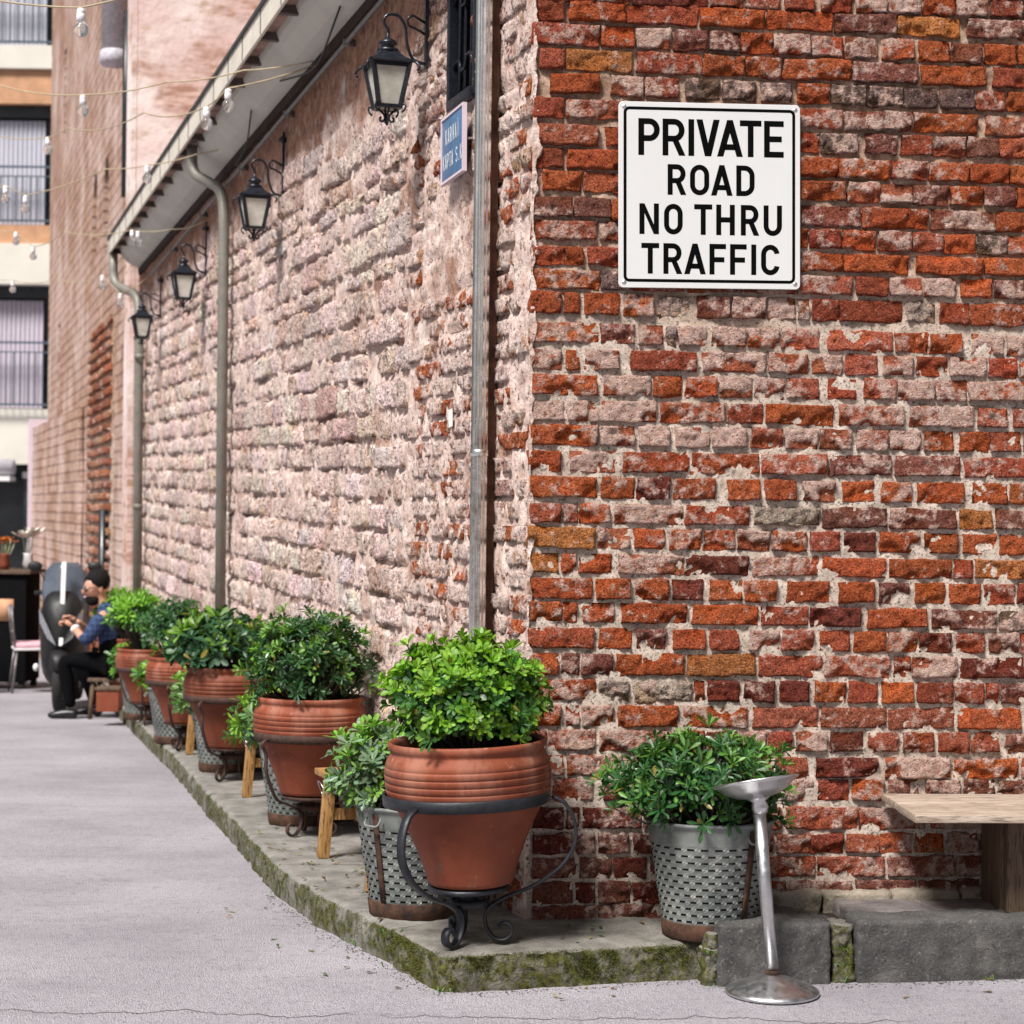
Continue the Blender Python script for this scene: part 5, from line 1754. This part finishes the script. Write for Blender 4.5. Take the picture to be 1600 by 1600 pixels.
mb = MB(); mb.add([(-.022, -.375, .60), (.022, -.375, .60), (.026, -.215, 1.33), (-.026, -.215, 1.33), (-.022, -.345, .60), (.022, -.345, .60), (.026, -.19, 1.33), (-.026, -.19, 1.33)], [(0, 1, 2, 3), (7, 6, 5, 4), (0, 4, 5, 1), (1, 5, 6, 2), (2, 6, 7, 3), (3, 7, 4, 0)])
wp = mb.build('screen_glare', MAT['white_paint'], sk, smooth=False)  # white strip modelled to stand for glare on the windscreen
wp.location = (0.02, -.16, 0)

# ================================================================ SEATED MAN
def skin_mesh(name, chains, mat, parent, sub=2):
    """chains: list of [(point, radius), ...]; first point of a chain may repeat an earlier point"""
    pts, rds, eds, idx = [], [], [], {}
    for ch in chains:
        prev = None
        for p, r in ch:
            key = tuple(round(c, 4) for c in p)
            if key not in idx:
                idx[key] = len(pts); pts.append(p); rds.append(r if isinstance(r, tuple) else (r, r))
            i = idx[key]
            if prev is not None and prev != i: eds.append((prev, i))
            prev = i
    me = bpy.data.meshes.new(name)
    me.from_pydata(pts, eds, [])
    me.materials.append(MAT[mat])
    o = link(name, me, parent)
    sk_ = o.modifiers.new('skin', 'SKIN')
    sk_.use_smooth_shade = True
    for i, sv in enumerate(me.skin_vertices[0].data):
        sv.radius = rds[i]
        sv.use_root = (i == 0)
    ss = o.modifiers.new('sub', 'SUBSURF'); ss.levels = sub; ss.render_levels = sub
    return o
man = tag(empty('person', (-3.50, 16.2, gz(16.2))), 'bearded seated man in a blue checked shirt and glasses, looking at his hands', 'person')
# local: faces -x (to the left), +z up, ground at 0, camera at -y
HIP, CH, NK, HD = (.14, 0, .46), (.10, 0, .80), (.05, 0, .98), (.0, 0, 1.085)
sL, sR = (.11, -.19, .89), (.11, .19, .89)            # near (camera) and far shoulder
eL, eR = (-.03, -.25, .66), (-.04, .22, .66)
hL, hR = (-.17, -.10, .78), (-.17, .02, .82)
body = skin_mesh('body', [[(HIP, .06), (CH, .06), (NK, .058), ((.03, 0, 1.03), .060), (HD, (.095, .082)), ((-.005, 0, 1.16), (.092, .084))],
                          [(CH, .06), (sL, .045), (eL, .042), (hL, .028)], [(CH, .06), (sR, .045), (eR, .042), (hR, .028)]], 'skin', man)
skin_mesh('shirt', [[((.14, 0, .50), (.13, .10)), ((.12, 0, .78), (.15, .11)), ((.09, 0, .92), (.125, .09)), ((.06, 0, .985), (.075, .07))], [((.12, 0, .78), (.15, .11)), ((.11, -.15, .87), .085)], [((.12, 0, .78), (.15, .11)), ((.11, .15, .87), .085)]], 'blue_check', man)
skin_mesh('vest', [[((.15, 0, .42), (.15, .12)), ((.145, 0, .60), (.16, .12)), ((.12, 0, .80), (.165, .115)), ((.085, 0, .93), (.11, .085))]], 'black_cloth', man)
for s, (sh, el, ha) in (('a', (sL, eL, hL)), ('b', (sR, eR, hR))):
    v = Vector(el).lerp(Vector(ha), .35)
    skin_mesh('sleeve', [[(tuple(Vector(sh) + Vector((.0, 0, .0))), .080), (tuple(Vector(sh).lerp(Vector(el), .5)), .070), (el, .060), (tuple(v), .050)]], 'blue_check', man)
skin_mesh('trousers', [[((.17, 0, .46), (.15, .13)), ((.09, -.10, .47), .095), ((-.24, -.13, .50), .078), ((-.20, -.13, .28), .062), ((-.17, -.13, .09), .050)],
                       [((.17, 0, .46), (.15, .13)), ((.09, .10, .47), .095), ((-.20, .13, .49), .078), ((-.08, .14, .28), .062), ((-.02, .14, .09), .050)]], 'trousers', man)
for (ax, ay) in ((-.17, -.13), (-.02, .14)):
    skin_mesh('shoe', [[((ax + .06, ay, .045), (.045, .042)), ((ax - .04, ay, .05), (.050, .045)), ((ax - .14, ay, .038), (.048, .034)), ((ax - .20, ay, .03), (.036, .024))]], 'shoe', man)
HR_ = Matrix.Translation((.01, 0, 0)) @ Matrix.Rotation(rad(38), 4, 'Z') @ Matrix.Rotation(rad(-8), 4, 'Y') @ Matrix.Translation((-.01, 0, 0))
def headpart(name, mb, mat):                     # head turned towards the camera and bent over the hands
    piv = Vector((.01, 0, 1.03))
    mb.v = [tuple(HR_ @ (Vector(v) - Vector((0, 0, 1.03))) + Vector((0, 0, 1.03))) for v in mb.v]
    return mb.build(name, MAT[mat], man)
hr = MB()
hr.ball((.034, 0, 1.160), .105, 20, 14, (1.0, .90, .95))
hr.v = [(x, y, z if z > 1.10 or x > .03 else max(z, 1.10)) for x, y, z in hr.v]
hr.v = [(x if not (x < -.050 and z < 1.18) else -.050, y, z) for x, y, z in hr.v]
headpart('hair', hr, 'hair')
fc = MB(); fc.ball((-.012, 0, 1.095), .092, 20, 14, (.95, .80, 1.08)); headpart('face', fc, 'skin')
bd = MB(); bd.ball((-.034, 0, 1.006), .068, 18, 12, (.92, .95, .80)); headpart('beard', bd, 'hair')
ns_ = MB(); ns_.ball((-.104, 0, 1.085), .022, 10, 8, (1.1, .65, 1.2)); headpart('nose', ns_, 'skin')
for sy in (-1, 1):
    e_ = MB(); e_.ball((-.088, sy * .034, 1.110), .011, 8, 6); headpart('eye', e_, 'paper')
    e_ = MB(); e_.ball((.010, sy * .082, 1.085), .024, 10, 8, (.8, .4, 1.2)); headpart('ear', e_, 'skin')
mo = MB(); mo.ball((-.104, 0, 1.040), .014, 10, 6, (.6, 1.6, .5)); headpart('mouth', mo, 'pink_cushion')
gl = MB()
for sy in (-1, 1):
    gl.tube([(-.108, sy * .036 + .028 * math.cos(a), 1.108 + .020 * math.sin(a)) for a in [k * .4488 for k in range(15)]], .0050, 6)
    gl.tube([(-.100, sy * .066, 1.114), (.01, sy * .088, 1.110)], .004, 6)
gl.tube([(-.112, -.010, 1.112), (-.112, .010, 1.112)], .0045, 6)
headpart('glasses', gl, 'shop_dark')
for (hx, sy) in ((hL, -1), (hR, 1)):                     # hands: palm, four curled fingers, thumb
    h = Vector(hx)
    chains = [[(tuple(h), (.026, .020)), (tuple(h + Vector((-.035, 0, .018))), (.038, .020)), (tuple(h + Vector((-.068, 0, .034))), (.036, .018))]]
    o = skin_mesh('hand', chains, 'skin', man)
    for k in range(4):
        b = h + Vector((-.070, (k - 1.5) * .019, .034 - .003 * abs(k - 1)))
        L = (.030, .036, .034, .026)[k]
        skin_mesh('finger', [[(tuple(b), .0095), (tuple(b + Vector((-L, 0, .004))), .009), (tuple(b + Vector((-L * 1.15, 0, -.6 * L))), .008), (tuple(b + Vector((-L * .55, 0, -.95 * L))), .007)]], 'skin', o, 1)
    b = h + Vector((-.03, -sy * -.028 * -1 if 0 else .028 * (1 if sy < 0 else -1), .03))
    skin_mesh('thumb', [[(tuple(b), .011), (tuple(b + Vector((-.025, .006 * -sy, .012))), .010), (tuple(b + Vector((-.05, .0, .004))), .008)]], 'skin', o, 1)
wt_ = MB(); wv_ = Vector(hL).lerp(Vector(eL), .22); ax_ = (Vector(eL) - Vector(hL)).normalized()
wt_.tube([wv_ - ax_ * .014, wv_ + ax_ * .014], .041, 16); wt_.build('watch', MAT['white_paint'], man)
tb = tag(empty('stool', (-3.36, 16.2, gz(16.2))), 'low dark stool under the seated man', 'stool')
mb = MB(); mb.box(-.17, .17, -.17, .17, .32, .35); mb.build('seat', MAT['leg_wood'], tb, bevel=.006)
for sx in (-1, 1):
    for sy in (-1, 1):
        mb = MB(); mb.beam((sx * .15, sy * .15, 0), (sx * .13, sy * .13, .3195), .03, .03); mb.build('leg', MAT['leg_wood'], tb)
bx_ = tag(empty('planter_box', (-3.22, 15.45, gz(15.45) + .117)), 'small brown box at the pavement edge behind the shoes', 'box')
mb = MB(); mb.box(-.09, .09, -.09, .09, .0, .17); mb.build('box', MAT['terracotta'], bx_, bevel=.006)
mb = MB(); mb.box(-.10, .10, -.10, .10, .171, .195); mb.build('lid', MAT['leg_wood'], bx_, bevel=.004)

# ================================================================ LIGHT STRINGS
strings = {
 'string of clear bulbs from the near eave hook sweeping far left': [(-.992, 9.5, 3.645, 0), (-1.398, 9.3, 3.476, 1), (-1.534, 9.5, 3.429, 1), (-2.097, 10.8, 3.661, 0), (-2.949, 12.6, 3.925, 0), (-3.172, 13, 3.941, 1), (-3.631, 13.5, 4.038, 0), (-4.635, 15, 4.31, 0)],
 'light string crossing level above, one bulb before the tall brick wall': [(-1.008, 9.5, 3.661, 0), (-1.37, 9.6, 3.632, 0), (-1.827, 10, 3.658, 0), (-2.35, 10.4, 3.672, 1), (-2.962, 11, 3.85, 0), (-3.558, 11.5, 4.004, 0)],
 'light string hung below the arched windows with bulbs before the railing': [(-1.742, 12.1, 3.738, 0), (-2.003, 12.1, 3.675, 0), (-2.363, 12.3, 3.634, 1), (-2.672, 12.5, 3.641, 0), (-3.319, 13, 3.545, 1), (-3.454, 13, 3.609, 1), (-4.077, 13.5, 3.641, 0)],
 'light string with two bulbs side by side near the eave end': [(-2.168, 13.4, 3.446, 0), (-2.498, 14, 3.473, 0), (-2.809, 14.3, 3.499, 1), (-2.892, 14.5, 3.537, 1), (-3.644, 15.5, 3.659, 0), (-4.141, 16.5, 3.673, 1), (-4.317, 16.6, 3.812, 1), (-5.017, 17, 3.93, 0)],
 'nearest light string with the largest bulb at the top edge': [(-.731, 7.95, 3.803, 0), (-1.309, 7.7, 3.58, 0), (-1.752, 7.7, 3.442, 1), (-2.261, 7.8, 3.519, 0)],
 'lowest light string starting at the far downpipe': [(-3.091, 16.2, 3.39, 0), (-3.183, 15.5, 3.169, 1), (-3.351, 15.6, 3.324, 1), (-4.048, 17, 3.454, 0), (-4.706, 18, 3.556, 1), (-5.454, 18.5, 3.687, 0)]}
gb = MB(); gb.lathe([(.0, -.118), (.012, -.116), (.022, -.110), (.029, -.100), (.031, -.088), (.029, -.076), (.022, -.064), (.015, -.056), (.0135, -.050)], 18)
GB = gb.mesh('bulb', MAT['bulb'])
so = MB(); so.lathe([(0, -.002), (.010, -.003), (.0165, -.008), (.0175, -.022), (.0165, -.024), (.0185, -.027), (.0185, -.052), (.0145, -.055), (0, -.055)], 16)
SO = so.mesh('socket', MAT['socket'])
fi = MB(); fi.tube([(-.004, 0, -.056), (-.006, 0, -.085), (-.002, 0, -.092), (.002, 0, -.084), (.006, 0, -.092), (.006, 0, -.085), (.004, 0, -.056)], .0012, 5)
FI = fi.mesh('filament', MAT['filament'])
for lab, pts in strings.items():
    root = tag(empty('light_string', pts[0][:3]), lab, 'light string', 'bulb strings across the street')
    O = Vector(pts[0][:3])
    P = [Vector(p[:3]) - O for p in pts]
    path = []
    for a, b in zip(P, P[1:]):
        L = (b - a).length
        for k in range(8):
            u = k / 8
            path.append(a.lerp(b, u) - Vector((0, 0, .05 * L * 4 * u * (1 - u) * .5)))
    path.append(P[-1])
    mb = MB(); mb.tube(path, .0038, 6); mb.build('cable', MAT['cable'], root)
    for p, q in zip(P, pts):
        if q[3]:
            s_ = link('socket', SO, root, tuple(p))
            b_ = link('bulb', GB, s_); f_ = link('filament', FI, s_)
# dark loom of wires under the cornice
mb = MB()
wl = [[(2.6, .10, 3.72), (3.2, .07, 3.60), (3.5, .08, 3.61), (4.1, .10, 3.70)], [(3.45, .09, 3.60), (3.47, .09, 3.55)], [(4.9, .12, 3.70), (5.4, .06, 3.585), (5.9, .05, 3.56)], [(5.3, .07, 3.58), (5.32, .07, 3.54)]]
for p in wl[::2]:
    mb = MB(); mb.tube(arc(p, 3), .005, 5); sidepart('wire', mb, MAT['cable_dark'])

# ================================================================ SMALL GROUND DETAIL
rng = random.Random(31)
mb = MB()                                   # grit gathered along the kerbs
def pebble(x, y, z, r):
    n0 = Vector((rng.random() * 9, rng.random() * 9, 0))
    vs = []
    for d in ((1, 0, 0), (-1, 0, 0), (0, 1, 0), (0, -1, 0), (0, 0, 1), (0, 0, -1)):
        k = r * rng.uniform(.6, 1.2)
        vs.append((x + d[0] * k, y + d[1] * k, z + d[2] * k * .6))
    mb.add(vs, [(0, 2, 4), (2, 1, 4), (1, 3, 4), (3, 0, 4), (2, 0, 5), (1, 2, 5), (3, 1, 5), (0, 3, 5)])
line = [(-.9, 7.38), (-.67, 6.73), (-.51, 6.39), (-.40, 6.15), (-.20, 5.74), (.0, 5.77), (.62, 5.95), (.64, 5.85), (1.0, 5.90), (1.6, 6.0), (2.4, 6.12)]
for k in range(900):
    p = lerp_poly([(a[0], a[1], 0) for a in line], rng.random())
    off = abs(rng.gauss(0, .035)) + .008
    x, y = p.x - off * .6, p.y - off
    pebble(x, y, gz(y) + .0015, rng.choice((.0015, .002, .003, .003, .0045)))
for k in range(500):
    x, y = rng.uniform(-2.2, 1.8), rng.uniform(5.0, 8)
    if y < 5.6 or x < -.9 - .3 * (y - 7.4): pebble(x, y, gz(y) + .001, rng.choice((.0012, .002, .003)))
tag(mb.build('grit', MAT['slab'], None, smooth=False), 'loose grit gathered on the road along the kerbs', 'grit', kind='stuff')
mb = MB()                                   # moss tufts on the kerb faces
for k in range(16000):
    if rng.random() < .62:
        u = rng.random()
        x = -.17 + .80 * u
        y = 5.742 + .275 * (x + .17)
        nrm = Vector((.26, -.965, 0))
    elif rng.random() < .6:
        u = rng.random()
        p = lerp_poly([(-.17, 5.742, 0), (-.235, 5.81, 0), (-.30, 5.943, 0), (-.40, 6.15, 0)], u)
        x, y = p.x, p.y
        nrm = Vector((-.88, -.45, 0))
    else:
        p = lerp_poly([(e[0], e[1], 0) for e in EDGE[1:8]], rng.random())
        x, y = p.x, p.y
        nrm = Vector((-.93, -.36, 0))
    z = rng.random() ** .8 * .112
    dens = fbm(x * 7, y * 7, z * 12) + .55 * (z / .112) - .25
    if dens < rng.uniform(-.15, .35): continue
    b = Vector((x, y, gz(y) + z)) + nrm * (.002)
    d = (nrm + Vector((rng.gauss(0, .5), rng.gauss(0, .5), rng.gauss(.2, .5)))).normalized()
    s = d.orthogonal().normalized()
    L = rng.uniform(.003, .008)
    t = rng.uniform(.5, 1.3)
    c = (.075 * t, .082 * t * rng.uniform(.9, 1.1), .016 * t, 1)
    mb.add([b - s * .0016, b + s * .0016, b + d * L], [(0, 1, 2)], [c, c, c])
tag(mb.build('moss', MAT['moss'], None, smooth=False), 'short green moss on the faces of the kerb stones', 'moss', kind='stuff')

mb = MB()                                   # fallen leaves on pavement and road
for k in range(130):
    if k < 80:
        p = lerp_poly([(e[0], e[1], 0) for e in EDGE[:8]], rng.random())
        q = rng.uniform(.03, .30)
        x, y = p.x + q, p.y + q * .3
        z = gz(y) + .119
    elif k < 105:
        x, y = rng.uniform(-.1, .6), 0
        y = 5.80 + .27 * (x + .17) + rng.uniform(.02, .3)
        z = .119
    else:
        p = lerp_poly([(a[0], a[1], 0) for a in line], rng.random())
        x, y = p.x - rng.uniform(.02, .25), p.y - rng.uniform(.02, .2)
        z = gz(y) + .003
    a = rng.uniform(0, 6.28)
    t = rng.uniform(.6, 1.2)
    c = rng.choice(((.20, .12, .05), (.12, .07, .035), (.22, .18, .05), (.06, .10, .03)))
    leaf_geo(mb, Vector((x, y, z)), Vector((math.cos(a), math.sin(a), rng.uniform(0, .25))), Vector((0, 0, 1)), rng.uniform(.02, .042), rng.uniform(.009, .015), tuple(v * t for v in c), .2, .003, rng.uniform(-.1, .2))
tag(mb.build('fallen_leaves', MAT['leaf'], None, smooth=False), 'a few dry fallen leaves along the pavement and kerb', 'leaves', kind='stuff')
mb = MB()                                   # weeds rooted in the kerb joints
for (wx, wy, n) in ((.625, 5.86, 14), (1.04, 5.93, 22), (-.37, 6.07, 12), (-.51, 6.37, 10), (-.19, 5.73, 8), (1.5, 5.985, 8), (-.88, 7.36, 10)):
    for k in range(n):
        a = rng.uniform(0, 6.28)
        el = rng.uniform(.5, 1.2)
        d = Vector((math.cos(a) * math.cos(el), math.sin(a) * math.cos(el), math.sin(el)))
        t = rng.uniform(.7, 1.3)
        leaf_geo(mb, Vector((wx + rng.gauss(0, .014), wy + rng.gauss(0, .008) - .012, gz(wy) + rng.choice((.002, .002, .05, .1)))), d, Vector((0, 0, 1)), rng.uniform(.012, .032), rng.uniform(.003, .008), (.06 * t, .12 * t, .025 * t), .2, .001, .2)
tag(mb.build('weeds', MAT['leaf'], None, smooth=False), 'small weeds rooted in the joints of the kerb', 'weeds', kind='stuff')
